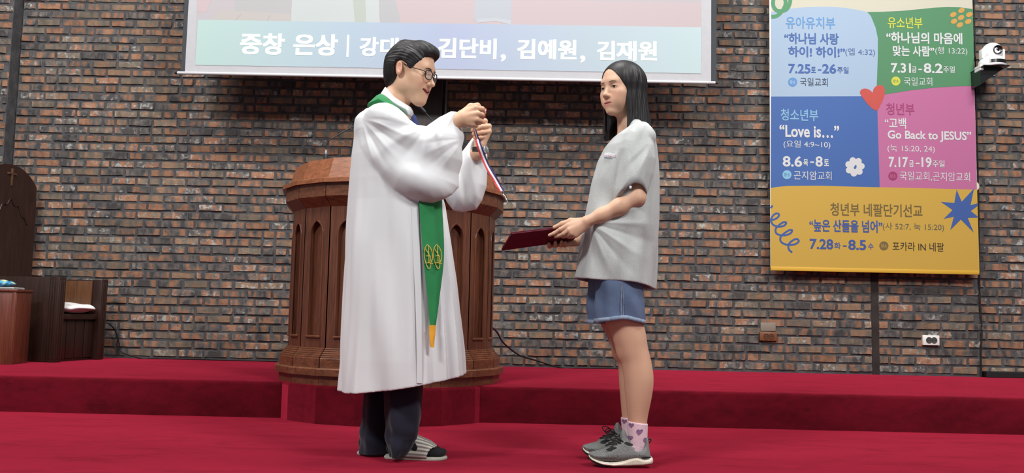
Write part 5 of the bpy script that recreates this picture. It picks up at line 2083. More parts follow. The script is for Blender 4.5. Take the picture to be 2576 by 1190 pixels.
tube_obj('ring', [W(1263 + 3.0 * cos(a), 485 + 4.5 * sin(a), 3.602) for a in np.linspace(0, 2 * pi, 10)], 0.0012, SIL, med, 6, 3)
tube_obj('clip', [W(1265, 488, 3.602), W(1269, 493, 3.60), W(1272, 498, 3.598), W(1274, 503, 3.598)], 0.0034, SIL, med, 8, 5, [0.7, 1.2, 0.7, 1.2])
tube_obj('swivel', [W(1274, 503, 3.598), W(1277, 509, 3.598), W(1278, 513, 3.598)], 0.0026, SIL, med, 8, 4)
# ------------------------------------------------------------------ person in the grey T-shirt
YG = 3.66
girl = empty('person', Vector((W(1590, 1160, YG).x, YG, 0)), 'person in a grey T-shirt and denim shorts holding a maroon folder', 'person')
SKIN_G = skin_mat('skin_light', C(206, 164, 138), C(206, 146, 126), C(188, 122, 116))
HAIR_G = hair_mat('hair_brown_black', C(12, 11, 13), C(32, 29, 30))
eyeL = W(1545, 215, 3.59)
Rg = frame((0, 0, 0), radians(221), 0.03, 0.0, 0.97)
GM = Matrix.Translation(Vector((W(1566, 215, YG).x, YG, eyeL.z - 0.009))) @ Rg
gw = GM.translation

F = Field((0.10, 3.36, 0.03), (0.62, 3.98, 1.66), 0.0029)
nbg = W(1588, 330, 3.67)
F.cap(GM @ Vector((-0.018, 0, -0.05)), nbg, 0.046, 0.048, 0.02)
F.cap(nbg, nbg - Vector((0, 0, 0.06)), 0.050, 0.07, 0.03)
F.ell((nbg.x - 0.01, 3.68, nbg.z - 0.18), (0.075, 0.11, 0.14), 0.05)
F.ell((nbg.x - 0.02, 3.67, nbg.z - 0.42), (0.075, 0.10, 0.16), 0.06)
F.ell((nbg.x - 0.03, 3.67, nbg.z - 0.60), (0.085, 0.12, 0.12), 0.06)
head_skin(F, GM, 0.97, 0.98, True, nose=0.3, chin=-0.005, ears=False)
carve_eyes(F, GM, 0.0021, 0.0135, 0.16)
# near arm: upper arm inside the sleeve, bent elbow, forearm to the hand
ya = 3.50
a_ = lambda x, y, dy=0.0: W(x, y, ya + dy)
F.chain([a_(1612, 372, 0.03), a_(1608, 440, 0.01), a_(1601, 497, 0.0)], [0.038, 0.036, 0.033], 0.02)
F.chain([a_(1601, 499, 0.0), a_(1560, 520, 0.004), a_(1515, 541, 0.010), a_(1478, 557, 0.014)], [0.0345, 0.0330, 0.0275, 0.0215], 0.02)
# hand on the folder
h_ = lambda x, y, dy=0.0: W(x, y, 3.520 + dy)
kk = [h_(1428, 568, 0.004), h_(1432, 579, -0.004), h_(1438, 587, -0.004), h_(1448, 592, 0.0)]
for p_, w0 in zip(kk, (h_(1474, 553, 0), h_(1474, 559, -.004), h_(1474, 565, -.004), h_(1475, 570, 0))):
    F.cap(w0, p_, 0.0130, 0.0108, 0.012)
F.chain([kk[0], h_(1410, 577, 0.004), h_(1394, 587, 0.012), h_(1382, 592, 0.018)], [0.0108, 0.0090, 0.0078, 0.0066], 0.003)
F.chain([kk[1], h_(1418, 588, 0.004), h_(1406, 593, 0.014), h_(1397, 596, 0.022)], [0.0104, 0.0088, 0.0078, 0.0066], 0.003)
F.chain([kk[2], h_(1428, 592, 0.010), h_(1418, 595, 0.026), h_(1412, 594, 0.036)], [0.0100, 0.0086, 0.0076, 0.0066], 0.003)
F.chain([kk[3], h_(1440, 595, 0.012), h_(1432, 596, 0.026), h_(1427, 595, 0.034)], [0.0094, 0.0080, 0.0070, 0.0062], 0.003)
F.chain([h_(1462, 556, 0.014), h_(1436, 556, 0.022), h_(1414, 563, 0.026), h_(1394, 572, 0.028)], [0.0140, 0.0115, 0.0095, 0.0072], 0.008)
# far arm and the fingers under the folder
F.chain([W(1575, 375, 3.83), W(1570, 470, 3.85), W(1545, 545, 3.85)], [0.036, 0.034, 0.031], 0.02)
F.chain([W(1545, 545, 3.85), W(1480, 588, 3.82), W(1445, 606, 3.79)], [0.032, 0.026, 0.021], 0.02)
u_ = lambda x, y, dy=0.0: W(x, y, 3.745 + dy)
for tip, mid, base_ in (((1381, 613, -0.015), (1382, 620, 0.015), (1402, 612, 0.050)), ((1397, 609, -0.020), (1397, 618, 0.012), (1416, 611, 0.048)), ((1413, 608, -0.020), (1411, 617, 0.012), (1428, 611, 0.044)), ((1422, 610, -0.010), (1421, 617, 0.016), (1436, 611, 0.042))):
    F.chain([u_(*base_), u_(*mid), u_(*tip)], [0.0105, 0.0092, 0.0072], 0.003)
    F.cap(W(1450, 607, 3.79), u_(*base_), 0.016, 0.0108, 0.010)
# legs
nl = [(790, 1566, 0.068), (822, 1576, 0.066), (850, 1584, 0.064), (880, 1591, 0.0595), (905, 1599, 0.0565), (937, 1605, 0.0570), (965, 1607, 0.0555), (1000, 1606, 0.0495), (1048, 1604, 0.0380), (1090, 1604, 0.0320)]
fl_ = [(790, 1550, 0.068), (822, 1561, 0.066), (850, 1571, 0.064), (880, 1578, 0.0595), (905, 1588, 0.0560), (937, 1592, 0.0565), (965, 1592, 0.0545), (1000, 1591, 0.0485), (1048, 1588, 0.0375), (1090, 1588, 0.0320)]
YN, YF = 3.575, 3.745
for tab, yy in ((nl, YN), (fl_, YF)):
    P_ = [W(x, y, yy) for y, x, r in tab]
    PP = catmull([(*p, r) for p, (y, x, r) in zip(P_, tab)], 5)
    for p0_, p1_ in zip(PP[:-1], PP[1:]):
        F.cap(p0_[:3], p1_[:3], p0_[3], p1_[3], 0.004)
    F.cap(P_[0] + Vector((-0.005, 0.01, 0.08)), P_[0], 0.068, 0.068, 0.03)
    F.cap(P_[-1], Vector((P_[-1].x - 0.01, yy, 0.05)), 0.031, 0.030, 0.01)
    kn_ = W(tab[3][1] - 22, 884, yy)
    F.ell(kn_, (0.022, 0.030, 0.034), 0.02)
V, Q = prune(*F.mesh())
V = relax(V, Q, 1, 0.35)
np_mesh('body', V, Q, SKIN_G, girl, {'tone': face_tone(V, GM)})
eyes(GM, girl, EYEW, EYEI, (0.05, -0.38))
brow(GM, girl, hair_mat('brow_soft', C(96, 76, 66), C(120, 96, 82)), [(0.0925, 0.012, 0.0270), (0.0915, 0.022, 0.0288), (0.0900, 0.034, 0.0290), (0.0810, 0.046, 0.0262)], 0.0014, V)
for s in (-1, 1):                              # lash lines
    path = catmull([GM @ Vector((x, s * y, z)) for x, y, z in ((0.0890, 0.0185, 0.0075), (0.0905, 0.030, 0.0105), (0.0840, 0.0445, 0.0085))], 5)
    v, f = sweep(path, circ(0.0009, 6))
    mesh_obj('lash_line', v, f, BROW, girl, True)

# ---- bobbed hair
F = Field(gw - Vector((0.16, 0.16, 0.24)), gw + Vector((0.16, 0.16, 0.16)), 0.0024)
F.ell((-0.012, 0, 0.044), (0.106, 0.0885, 0.094), 0.0, 'add', GM)
m_ = np.array(GM.inverted())


def curtain(X, Y, Z):
    x = m_[0, 0] * X + m_[0, 1] * Y + m_[0, 2] * Z + m_[0, 3]
    y = m_[1, 0] * X + m_[1, 1] * Y + m_[1, 2] * Z + m_[1, 3]
    z = m_[2, 0] * X + m_[2, 1] * Y + m_[2, 2] * Z + m_[2, 3]
    zz = [-0.22, -0.17, -0.10, -0.04, 0.03, 0.06]
    rx = np.interp(z, zz, [0.100, 0.104, 0.100, 0.099, 0.096, 0.084])
    ry = np.interp(z, zz, [0.102, 0.102, 0.095, 0.090, 0.0860, 0.076])
    cx = np.interp(z, zz, [-0.034, -0.032, -0.026, -0.018, -0.014, -0.012])
    th = np.arctan2(y, x - cx)
    r = np.sqrt(((x - cx) / rx) ** 2 + (y / ry) ** 2)
    end = -0.186 - 0.010 * np.sin(th * 5) - 0.006 * np.sin(th * 19) - 0.005 * np.sin(th * 41)
    return np.maximum((r - 1) * 0.085, np.maximum(end - z, z - 0.055))


F.apply(curtain, gw - Vector((0.16, 0.16, 0.24)), gw + Vector((0.16, 0.16, 0.16)), 0.012)
# face opening, neck opening


def opening(X, Y, Z):
    x = m_[0, 0] * X + m_[0, 1] * Y + m_[0, 2] * Z + m_[0, 3]
    y = m_[1, 0] * X + m_[1, 1] * Y + m_[1, 2] * Z + m_[1, 3]
    z = m_[2, 0] * X + m_[2, 1] * Y + m_[2, 2] * Z + m_[2, 3]
    q = np.clip(z / 0.088, 0, 1)
    yb = 0.063 * np.sqrt(1 - q * q) - 0.012 * q * np.sign(y)
    return np.maximum(np.maximum(np.abs(y) - yb, 0.026 - x), z - 0.088)


F.apply(opening, gw - Vector((0.16, 0.16, 0.24)), gw + Vector((0.16, 0.16, 0.16)), 0.006, 'sub')
F.ell((0.105, 0, -0.13), (0.125, 0.0640, 0.12), 0.010, 'sub', GM)
F.ell((-0.01, 0, -0.20), (0.070, 0.068, 0.10), 0.010, 'sub', GM)
V, Q = prune(*F.mesh(), 0.01)
V = relax(V, Q, 2, 0.4)
L = V @ m_[:3, :3].T + m_[:3, 3]
th = np.arctan2(L[:, 1], L[:, 0] + 0.02)
rr_ = np.hypot(L[:, 1], L[:, 0] + 0.02)
am = np.clip((0.125 - L[:, 2]) / 0.07, 0, 1) * np.clip((rr_ - 0.06) / 0.03, 0, 1) * np.clip((0.075 - L[:, 0]) / 0.05, 0, 1)
g = am * (0.0016 * np.sin(th * 21 + 2.2 * np.sin(L[:, 2] * 17 + th * 2)) + 0.0010 * np.sin(th * 47 + 2 * np.sin(L[:, 2] * 23)) + 0.0006 * np.sin(th * 110))
L[:, 0] += g * np.cos(th)
L[:, 1] += g * np.sin(th)
mw = np.array(GM)
V = L @ mw[:3, :3].T + mw[:3, 3]
np_mesh('hair', V, Q, HAIR_G, girl)

# ---- T-shirt
tsh = NT('tshirt_grey')
n1 = tsh.noise(tsh.coord('Object'), 160, 3, 0.7)
n2 = tsh.noise(tsh.coord('Object', (1, 1, 0.3)), 26, 3)
col = tsh.mix(tsh.math('MULTIPLY_ADD', n2, 0.5, tsh.math('MULTIPLY', n1, 0.5)), C(146, 149, 149), C(194, 197, 196))
tsh.bump(n1, 0.2, 0.003)
TEE = tsh.out(col, 0.9, 0.15, Sheen_Weight=0.1)
trow = [(322, 1582, 1628), (336, 1560, 1640), (352, 1538, 1646), (375, 1519, 1651), (410, 1502, 1655), (460, 1488, 1657), (540, 1474, 1656), (640, 1458, 1651), (740, 1440, 1645)]
TR = outline_rows(trow, YG, [0.13, 0.165, 0.175, 0.175, 0.170, 0.168, 0.172, 0.178, 0.182])


def tee_fold(th, Z, X, Y):
    dn = np.clip((1.30 - Z) / 0.5, 0.1, 1)
    f = dn * (0.004 * np.sin(6 * th + 7 * Z) + 0.003 * np.sin(11 * th - 9 * Z))
    s = 30 * (X * 0.95 + 0.55 * Z) + 1.2 * np.sin(6 * Z)
    near = np.exp(-((th + 1.7) / 0.9) ** 2)
    f = f + near * dn * (0.008 * np.sin(s) - 0.006 * np.abs(np.sin(s * 0.5)) ** 8)
    return f


F = Field((0.20, 3.40, 0.66), (0.63, 3.93, 1.44), 0.0032)
F.cap(W(1600, 318, 3.60), W(1622, 345, 3.53), 0.030, 0.045, 0.04)
F.cap(W(1592, 326, 3.76), W(1600, 345, 3.80), 0.030, 0.045, 0.04)
slv = [(1566, 350), (1582, 325), (1606, 307), (1624, 315), (1638, 334), (1648, 364), (1652, 400), (1645, 440), (1634, 472), (1627, 490), (1612, 484), (1592, 480), (1570, 490), (1549, 497), (1548, 478), (1552, 440), (1555, 400), (1558, 372)]
sT = lambda x, z: 0.060 + 0.005 * np.sin(40 * (x + 0.2 * z)) + 0.004 * np.sin(28 * (z - x))
F.pillow(WP(slv, 3.50), 3.50, sT, 0.050, 0.008, 'add', lambda x, z: 3.525 - 0.10 * (1.29 - z))
F.cap(W(1604, 452, 3.50), W(1583, 530, 3.49), 0.040, 0.052, 0.004, 'sub')
F.loft(TR, 0.010, 'add', tee_fold, 2.2)
# hollow hem, neck hole
inn = [(z, cx, cy, rx - 0.014, ry - 0.014) for z, cx, cy, rx, ry in TR if z < 0.95]
F.loft(inn, 0.0, 'sub', tee_fold, 2.2)
F.cap(GM @ Vector((-0.018, 0, -0.05)), nbg - Vector((0.012, 0, 0.012)), 0.050, 0.062, 0.006, 'sub')
hl, hr = W(1447, 697, YG), W(1646, 728, YG)
sl_ = (hr.z - hl.z) / (hr.x - hl.x)
F.apply(lambda X, Y, Z: (hl.z + (X - hl.x) * sl_ + 0.006 * np.sin(18 * X)) - Z + 0 * Y, F.lo, F.lo + F.n * F.h, 0.003, 'and')
V, Q = prune(*F.mesh(), 0.01)
V = relax(V, Q, 2, 0.5)
wrinkle(V, W(1570, 350, 3.5), 9, 0.05, 0.45, 0.0040, -2.2, -1.3, 0.4)
wrinkle(V, W(1640, 350, 3.5), 10, 0.06, 0.35, 0.0035, -2.4, -1.4, 1.0)
wrinkle(V, W(1480, 560, 3.5), 11, 0.04, 0.30, 0.0045, -1.5, 0.3, 0.3)
tee = np_mesh('tshirt', V, Q, TEE, girl)
# sleeve tag and chest print
TAGW = plain('tag_white', C(224, 224, 228), 0.7)
p = W(1586, 471, 3.415)
box_obj('sleeve_tag', (-0.004, -0.0015, -0.005), (0.004, 0.0015, 0.005), TAGW, tee, Matrix.Translation(p) @ Matrix.Rotation(0.15, 4, 'Y'), 0.0005)


def shirt_hit(px, py, lift):
    o = Vector((0, 0, CAMH))
    d = (W(px, py, 3.0) - o).normalized()
    t = 3.35
    while t < 4.0:
        p = o + d * t
        if TR[0][0] < p.z < TR[-1][0]:
            r = [np.interp(p.z, [a[0] for a in TR], [a[j] for a in TR]) for j in range(1, 5)]
            u, v = (p.x - r[0]) / r[2], (p.y - r[1]) / r[3]
            if ((abs(u) ** 2.2 + abs(v) ** 2.2) ** (1 / 2.2) - 1) * min(r[2], r[3]) < lift:
                return p
        t += 0.002
    return o + d * 3.6


_fc = bpy.data.curves.new('type_setter', 'FONT')
_fo = bpy.data.objects.new('type_setter', _fc)
co, fs = glyph_mesh('outdoor', 0.03)
bpy.data.objects.remove(_fo, do_unlink=True)
lo, hi = co.min(0), co.max(0)
vv = []
for p in (co - lo) / np.maximum(hi - lo, 1e-6):
    vv.append(shirt_hit(1521 + 27 * p[0], 390 + 3 * p[0] - 9.5 * p[1], 0.0060))
mesh_obj('chest_lettering', vv, fs, TAGW, tee)
for nm, c_, y0 in (('print_stripe', (206, 150, 160), 391.2), ('print_stripe', (110, 150, 168), 393.4)):
    q_ = []
    for i in range(9):
        x = 1518 + (29 if y0 < 392 else 20) * i / 8
        q_ += [shirt_hit(x, y0 + (x - 1518) * 0.05, 0.0060), shirt_hit(x, y0 + 1.9 + (x - 1518) * 0.05, 0.0060)]
    mesh_obj(nm, q_, [(2 * i, 2 * i + 1, 2 * i + 3, 2 * i + 2) for i in range(8)], plain('print_ink', C(*c_), 0.8), tee)

# ---- denim shorts
dn_ = NT('denim_blue')
n1 = dn_.noise(dn_.coord('Object'), 300, 2, 0.7)
n2 = dn_.noise(dn_.coord('Object'), 14, 3)
col = dn_.mix(dn_.math('MULTIPLY_ADD', n2, 0.6, dn_.math('MULTIPLY', n1, 0.4)), C(62, 76, 106), C(112, 128, 156))
dn_.bump(n1, 0.25, 0.003)
DENIM = dn_.out(col, 0.9, 0.15)
HEMD = mat_var('denim_hem', C(112, 126, 150), C(150, 162, 182), 60, 0.9, 0.15)
F = Field((0.26, 3.44, 0.56), (0.60, 3.90, 0.86), 0.003)
sfold = lambda th, Z, X, Y: 0.003 * np.sin(7 * th + 20 * Z) + 0.003 * np.sin(40 * (X + Z))
SN = outline_rows([(660, 1500, 1618), (700, 1498, 1614), (760, 1497, 1619), (800, 1497, 1620), (840, 1497, 1621)], YN + 0.01, [0.10, 0.10, 0.10, 0.098, 0.096])
SF = outline_rows([(660, 1484, 1600), (700, 1480, 1596), (760, 1478, 1598), (800, 1477, 1600), (840, 1476, 1600)], YF, [0.09, 0.09, 0.09, 0.088, 0.088])
cutz = {}
for nm, R_, pts, yy in (('near', SN, [(1497, 812), (1565, 803), (1621, 816)], YN), ('far', SF, [(1477, 814), (1497, 815), (1600, 812)], YF)):
    G1 = Field((0.26, 3.44, 0.56), (0.60, 3.90, 0.88), 0.003)
    G1.loft(R_, 0.0, 'add', sfold, 2.3)
    xs_ = [W(x, y, yy).x for x, y in pts]
    zs_ = [W(x, y, yy).z for x, y in pts]
    cut = lambda X, xs_=xs_, zs_=zs_: np.interp(X, xs_, zs_)
    G1.apply(lambda X, Y, Z: cut(X) - Z + 0 * Y, G1.lo, G1.lo + G1.n * G1.h, 0.0, 'and')
    G1.loft([(z, cx, cy, rx - 0.009, ry - 0.009) for z, cx, cy, rx, ry in R_ if z < 0.72], 0.0, 'sub', sfold, 2.3)
    F.D = np.minimum(F.D[:G1.D.shape[0], :G1.D.shape[1], :G1.D.shape[2]], G1.D[:F.D.shape[0], :F.D.shape[1], :F.D.shape[2]]) if F.D.shape != G1.D.shape else np.minimum(F.D, G1.D)
    F.n = np.array(F.D.shape)
    cutz[nm] = (R_, cut)
F.ell(((SN[0][1] + SF[0][1]) / 2, 3.66, 0.84), (0.10, 0.16, 0.06), 0.03)
V, Q = prune(*F.mesh())
V = relax(V, Q, 1, 0.5)
shorts = np_mesh('shorts', V, Q, DENIM, girl)
for nm, (R_, cut) in cutz.items():                          # pale turned hem band round each leg
    v, f = [], []
    n = 48
    for i in range(n):
        a = 2 * pi * i / n
        pr2 = []
        z0 = 0
        for hh, off in ((0.0, -0.006), (0.0, 0.0052), (0.017, 0.0052), (0.017, -0.006)):
            z = 0.62
            for _ in range(3):
                r = [np.interp(z, [q_[0] for q_ in R_], [q_[j] for q_ in R_]) for j in range(1, 5)]
                ca, sa = cos(a), sin(a)
                e_ = 2 / 2.3
                x = r[0] + (r[2] + off) * math.copysign(abs(ca) ** e_, ca)
                y = r[1] + (r[3] + off) * math.copysign(abs(sa) ** e_, sa)
                z = float(cut(x)) + hh
            v.append((x, y, z))
    for i in range(n):
        j = (i + 1) % n
        for k in range(4):
            f.append((4 * i + k, 4 * j + k, 4 * j + (k + 1) % 4, 4 * i + (k + 1) % 4))
    mesh_obj('shorts_hem', v, f, HEMD, shorts, True)
# side seam
def short_pt(px, py):
    o = Vector((0, 0, CAMH))
    d = (W(px, py, 3.0) - o).normalized()
    t = 3.35
    while t < 3.8:
        p = o + d * t
        r = [np.interp(p.z, [a[0] for a in SN], [a[j] for a in SN]) for j in range(1, 5)]
        if ((abs((p.x - r[0]) / r[2]) ** 2.3 + abs((p.y - r[1]) / r[3]) ** 2.3) ** (1 / 2.3) - 1) * 0.1 < 0.004:
            return p
        t += 0.002
    return o + d * 3.5


for dx in (0, 4.5):
    tube_obj('side_seam', [short_pt(1562 + dx, 712), short_pt(1563 + dx, 740), short_pt(1563 + dx, 770), short_pt(1564 + dx, 798)], 0.0012, HEMD, shorts, 5, 5)

# ---- socks with hearts
SOCKP = NT('sock_pink')
nn_ = SOCKP.n('ShaderNodeTexWave', wave_type='BANDS', bands_direction='X')
nn_.inputs['Scale'].default_value = 120
SOCKM = SOCKP.out(SOCKP.mix(0.25, C(224, 196, 206), C(206, 178, 192)), 0.9, 0.15)
HEART = plain('heart_purple', C(132, 96, 134), 0.9)


def sock(cx, top, yy, tilt):
    F = Field((W(cx - 60, 1100, yy).x, yy - 0.08, 0.015), (W(cx + 60, 1100, yy).x, yy + 0.08, 0.22), 0.0024)
    rib = lambda th, Z, X, Y: 0.0009 * np.sin(46 * th)
    F.loft(outline_rows([(top, cx - 26, cx + 26), (top + 14, cx - 25.5, cx + 25.5), (top + 40, cx - 24, cx + 25), (top + 62, cx - 25, cx + 25), (top + 90, cx - 40, cx + 23)], yy, [0.0435, 0.043, 0.041, 0.038, 0.036]), 0.0, 'add', rib)
    zt = W(cx, top + 6, yy).z
    x0 = W(cx, top, yy).x
    F.apply(lambda X, Y, Z: Z - (zt + tilt * (X - x0)) + 0 * Y, F.lo, F.lo + F.n * F.h, 0.002, 'and')
    V, Q = prune(*F.mesh())
    return np_mesh('sock', V, Q, SOCKM, girl)


def heart(par, px, py, s, yy, cx, rr):
    pts = []
    x0 = W(cx, py, yy).x
    for i in range(24):
        a = 2 * pi * i / 24
        hx, hy = 16 * sin(a) ** 3 / 16, (13 * cos(a) - 5 * cos(2 * a) - 2 * cos(3 * a) - cos(4 * a)) / 16
        q_ = W(px + hx * s + 0.25 * hy * s, py - hy * s, yy)
        dx = max(-0.97, min(0.97, (q_.x - x0) / rr))
        pts.append(Vector((q_.x, yy - rr * sqrt(1 - dx * dx) - 0.0022, q_.z)))
    bm = bmesh.new()
    c = bm.verts.new(sum(pts, Vector()) / 24 - Vector((0, 0.0006, 0)))
    vs = [bm.verts.new(p) for p in pts]
    for i in range(24):
        bm.faces.new((c, vs[i], vs[(i + 1) % 24]))
    bm_obj('sock_heart', bm, HEART, par)


sk2 = sock(1588, 1044, YF, 0.0)
sk1 = sock(1603.5, 1056, YN, -0.12)
heart(sk1, 1605, 1083, 8.5, YN, 1603.5, 0.0415)
heart(sk1, 1585, 1067, 6.0, YN, 1603.5, 0.0425)
heart(sk1, 1622, 1103, 6.5, YN, 1603.5, 0.0415)
heart(sk1, 1583, 1098, 5.5, YN, 1603.5, 0.0415)
heart(sk2, 1568, 1058, 6.0, YF, 1588, 0.0425)

# ---- running shoes
kn_t = NT('shoe_knit')
v_ = kn_t.coord('Object', (1, 1, 1))
wv_ = kn_t.n('ShaderNodeTexWave', wave_type='BANDS', bands_direction='DIAGONAL')
kn_t.put(wv_, 'Vector', v_)
wv_.inputs['Scale'].default_value = 105
wv_.inputs['Distortion'].default_value = 9
wv_.inputs['Detail'].default_value = 2
col = kn_t.ramp(wv_.outputs[1], [(0.2, C(92, 94, 94)), (0.7, C(140, 144, 142))])
kn_t.bump(wv_.outputs[1], 0.25, 0.003)
KNIT = kn_t.out(col, 0.85, 0.2)
MID = mat_var('midsole_cream', C(206, 196, 178), C(224, 214, 202), 30, 0.6)
OUT_ = plain('outsole_black', C(26, 25, 26), 0.6)
LACE = plain('lace_black', C(20, 20, 22), 0.7)
c6 = lambda pts: [(1440 + x / 7.4375, 1030 + y / 7.4375) for x, y in pts]
sole_o = c6([(296, 862), (350, 912), (420, 940), (500, 963), (600, 982), (700, 990), (800, 986), (900, 973), (980, 950), (1050, 925), (1130, 903), (1200, 898), (1260, 915), (1320, 935), (1400, 928), (1470, 898), (1500, 940), (1507, 985), (1490, 1030), (1450, 1056), (1300, 1078), (1000, 1092), (750, 1092), (550, 1064), (430, 1020), (350, 975), (300, 915)])
up_o = c6([(292, 868), (305, 832), (360, 815), (430, 798), (560, 768), (625, 715), (700, 668), (770, 630), (880, 560), (900, 480), (925, 425), (965, 405), (1000, 450), (1035, 550), (1130, 622), (1240, 692), (1300, 712), (1335, 695), (1375, 560), (1412, 562), (1428, 680), (1442, 800), (1462, 905), (1480, 960), (1300, 990), (900, 1020), (500, 1000), (350, 950)])


def shoe(dx, dy, yy):
    s_o = [(x + dx, y + dy) for x, y in sole_o]
    u_o = [(x + dx, y + dy) for x, y in up_o]
    xs0, xs1 = W(1478 + dx, 1150 + dy, yy).x, W(1643 + dx, 1150 + dy, yy).x
    wprof = lambda x, k: np.interp((x - xs0) / (xs1 - xs0), [0, 0.05, 0.2, 0.36, 0.6, 0.8, 0.95, 1.0], np.array([0.012, 0.026, 0.043, 0.047, 0.039, 0.036, 0.031, 0.020]) * k)
    ymid = lambda x, z: yy + 0.010 * np.sin(np.clip((x - xs0) / (xs1 - xs0), 0, 1) * pi) - 0.006
    zf = W(1560, 1176 + dy, yy).z
    shift = -min(W(x, y, yy).z for x, y in s_o) + 0.0015
    mv = lambda P: [(x, z + shift) for x, z in P]
    F = Field((xs0 - 0.03, yy - 0.08, -0.004), (xs1 + 0.03, yy + 0.08, 0.18), 0.0021)
    F.pillow(mv(WP(s_o, yy)), yy, lambda x, z: wprof(x, 1.08) + 0.0009 * np.sin(x * 900), 0.012, 0.0, 'add', ymid, 0.35)
    V, Q = prune(*F.mesh())
    mid = np_mesh('midsole', V, Q, MID, girl)
    F = Field((xs0 - 0.03, yy - 0.08, -0.004), (xs1 + 0.03, yy + 0.08, 0.18), 0.0021)
    zt_ = W(1560, 1130 + dy, yy).z
    F.pillow(mv(WP(u_o, yy)), yy, lambda x, z: wprof(x, 1.0) * np.clip(1.12 - (z - 0.03) * 5.2, 0.42, 1.0), 0.030, 0.0, 'add', ymid, 0.5)
    ank = W(1604 + dx, 1100 + dy, yy)
    F.cap(Vector((ank.x - 0.004, yy, 0.20)), Vector((ank.x - 0.004, yy, 0.075)), 0.036, 0.032, 0.004, 'sub')
    V, Q = prune(*F.mesh())
    V = relax(V, Q, 1, 0.5)
    up = np_mesh('shoe', V, Q, KNIT, girl)
    mid.parent = up
    mid.matrix_parent_inverse = world_of(up).inverted()
    # black outsole strip, heel counter, collar lining and pull loop
    F = Field((xs0 - 0.03, yy - 0.08, -0.004), (xs1 + 0.03, yy + 0.08, 0.06), 0.0021)
    oo = [(x + dx, y + dy) for x, y in c6([(286, 880), (300, 905), (350, 968), (430, 1014), (550, 1058), (750, 1086), (900, 1092), (750, 1100), (550, 1078), (420, 1038), (330, 985), (280, 915)])]
    F.pillow(mv(WP(oo, yy)), yy, lambda x, z: wprof(x, 1.10), 0.004, 0.0, 'add', ymid, 0.3)
    V, Q = prune(*F.mesh())
    np_mesh('outsole', V, Q, OUT_, up)

    def on(px, py, k=1.0):
        p = W(px + dx, py + dy, yy)
        z = p.z + shift
        t_ = float(wprof(p.x, 1.0)) * min(1.0, max(0.42, 1.12 - (z - 0.03) * 5.2)) * k
        return Vector((p.x, float(ymid(p.x, z)) - t_, z))
    hc = [(1258, 912), (1330, 890), (1450, 886), (1462, 900), (1400, 928), (1320, 936)]
    bm = bmesh.new()
    bm.faces.new([bm.verts.new(on(1440 + x / 7.4375, 1030 + y / 7.4375, 1.03)) for x, y in hc])
    bm_obj('heel_counter', bm, OUT_, up)
    pz = [(955, 640), (985, 615), (1110, 660), (1118, 690), (1030, 690), (960, 660)]
    bm = bmesh.new()
    bm.faces.new([bm.verts.new(on(1440 + x / 7.4375, 1030 + y / 7.4375, 0.99)) for x, y in pz])
    bm_obj('lining_patch', bm, OUT_, up)
    lp = [(600, 760), (640, 735), (720, 700), (800, 715), (840, 740), (790, 785), (700, 785)]
    bm = bmesh.new()
    bm.faces.new([bm.verts.new(on(1440 + x / 7.4375, 1030 + y / 7.4375, 0.97)) for x, y in lp])
    bm_obj('lace_panel', bm, OUT_, up)
    for a, b in (((1523, 1127), (1543, 1120)), ((1531, 1121), (1551, 1118)), ((1540, 1114), (1560, 1117)), ((1547, 1108), (1566, 1113))):
        p0, p1 = on(*a, 0.1), on(*b, 0.85)
        tube_obj('lace', [p0 + Vector((0, -0.004, 0.004)), p0.lerp(p1, 0.5) + Vector((-0.002, -0.012, 0.006)), p1 + Vector((0, -0.004, 0))], 0.0026, LACE, up, 6, 6)
    k0 = on(1552, 1104, 0.2) + Vector((-0.003, -0.008, 0.004))
    for ex, ey in ((-22, -4), (-14, 8), (10, 12)):
        e1 = k0 + Vector((ex * 0.0016, -0.010, 0.004 - ey * 0.0012))
        e2 = k0 + Vector((ex * 0.0010, -0.014, -0.012 - ey * 0.0006))
        tube_obj('lace_bow', [k0, k0.lerp(e1, 0.5) + Vector((0, -0.004, 0.006)), e1, e2, k0 + Vector((0, -0.004, -0.002))], 0.0022, LACE, up, 6, 6)
    h0 = W(1631 + dx, 1109 + dy, yy)
    h0 = Vector((h0.x, yy, h0.z + shift))
    tube_obj('pull_loop', [h0 + Vector((-0.004, 0, -0.006)), h0 + Vector((0.006, 0, 0.002)), h0 + Vector((0.010, 0, -0.004)), h0 + Vector((0.003, 0, -0.014))], 0.0028, OUT_, up, 6, 6)


shoe(0, 0, YN - 0.02)
shoe(-15, -9, YF - 0.01)

# ------------------------------------------------------------------ maroon certificate folder in her hands
MAR = mat_var('folder_maroon', C(92, 24, 42), C(108, 30, 50), 30, 0.6, 0.3, bump=0.25, bscale=500)
MAR2 = mat_var('folder_edge', C(150, 70, 88), C(164, 84, 100), 30, 0.6, 0.3)
NLc, FLc, NRc, FRc = W(1287, 589, 3.555), W(1262, 631, 3.775), W(1479, 566, 3.555), W(1441, 606, 3.775)
fo = empty('certificate_folder', (NLc + FRc) / 2, 'closed maroon certificate folder held level in front of the grey T-shirt', 'folder')
nrm_f = (NRc - NLc).cross(FLc - NLc).normalized()
if nrm_f.z < 0:
    nrm_f = -nrm_f


def board(name, o0, o1, mat, inset=0.0):
    bm = bmesh.new()
    cs = [NLc, NRc, FRc, FLc]
    c_ = sum(cs, Vector()) / 4
    cs = [c_ + (p - c_) * (1 - inset) for p in cs]
    A = [bm.verts.new(p + nrm_f * o0) for p in cs]
    B = [bm.verts.new(p + nrm_f * o1) for p in cs]
    bm.faces.new(A)
    bm.faces.new(B[::-1])
    for i in range(4):
        bm.faces.new((A[i], A[(i + 1) % 4], B[(i + 1) % 4], B[i]))
    bmesh.ops.bevel(bm, geom=list(bm.edges), offset=0.0006, segments=1, affect='EDGES')
    return bm_obj(name, bm, mat, fo)


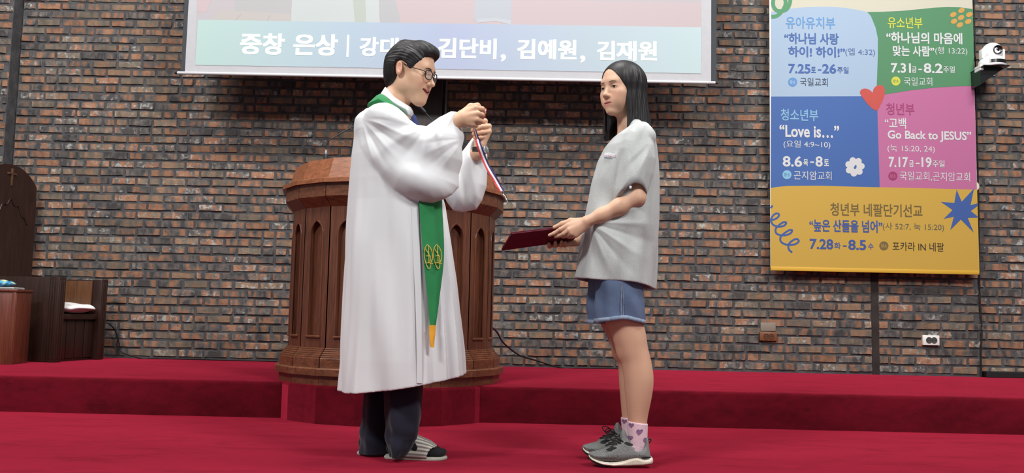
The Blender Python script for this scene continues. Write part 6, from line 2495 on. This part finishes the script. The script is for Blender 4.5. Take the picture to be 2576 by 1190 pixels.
board('cover', 0.0, 0.0032, MAR)
board('inner_card', 0.0032, 0.0052, MAR2, 0.02)
board('cover', 0.0052, 0.0084, MAR)
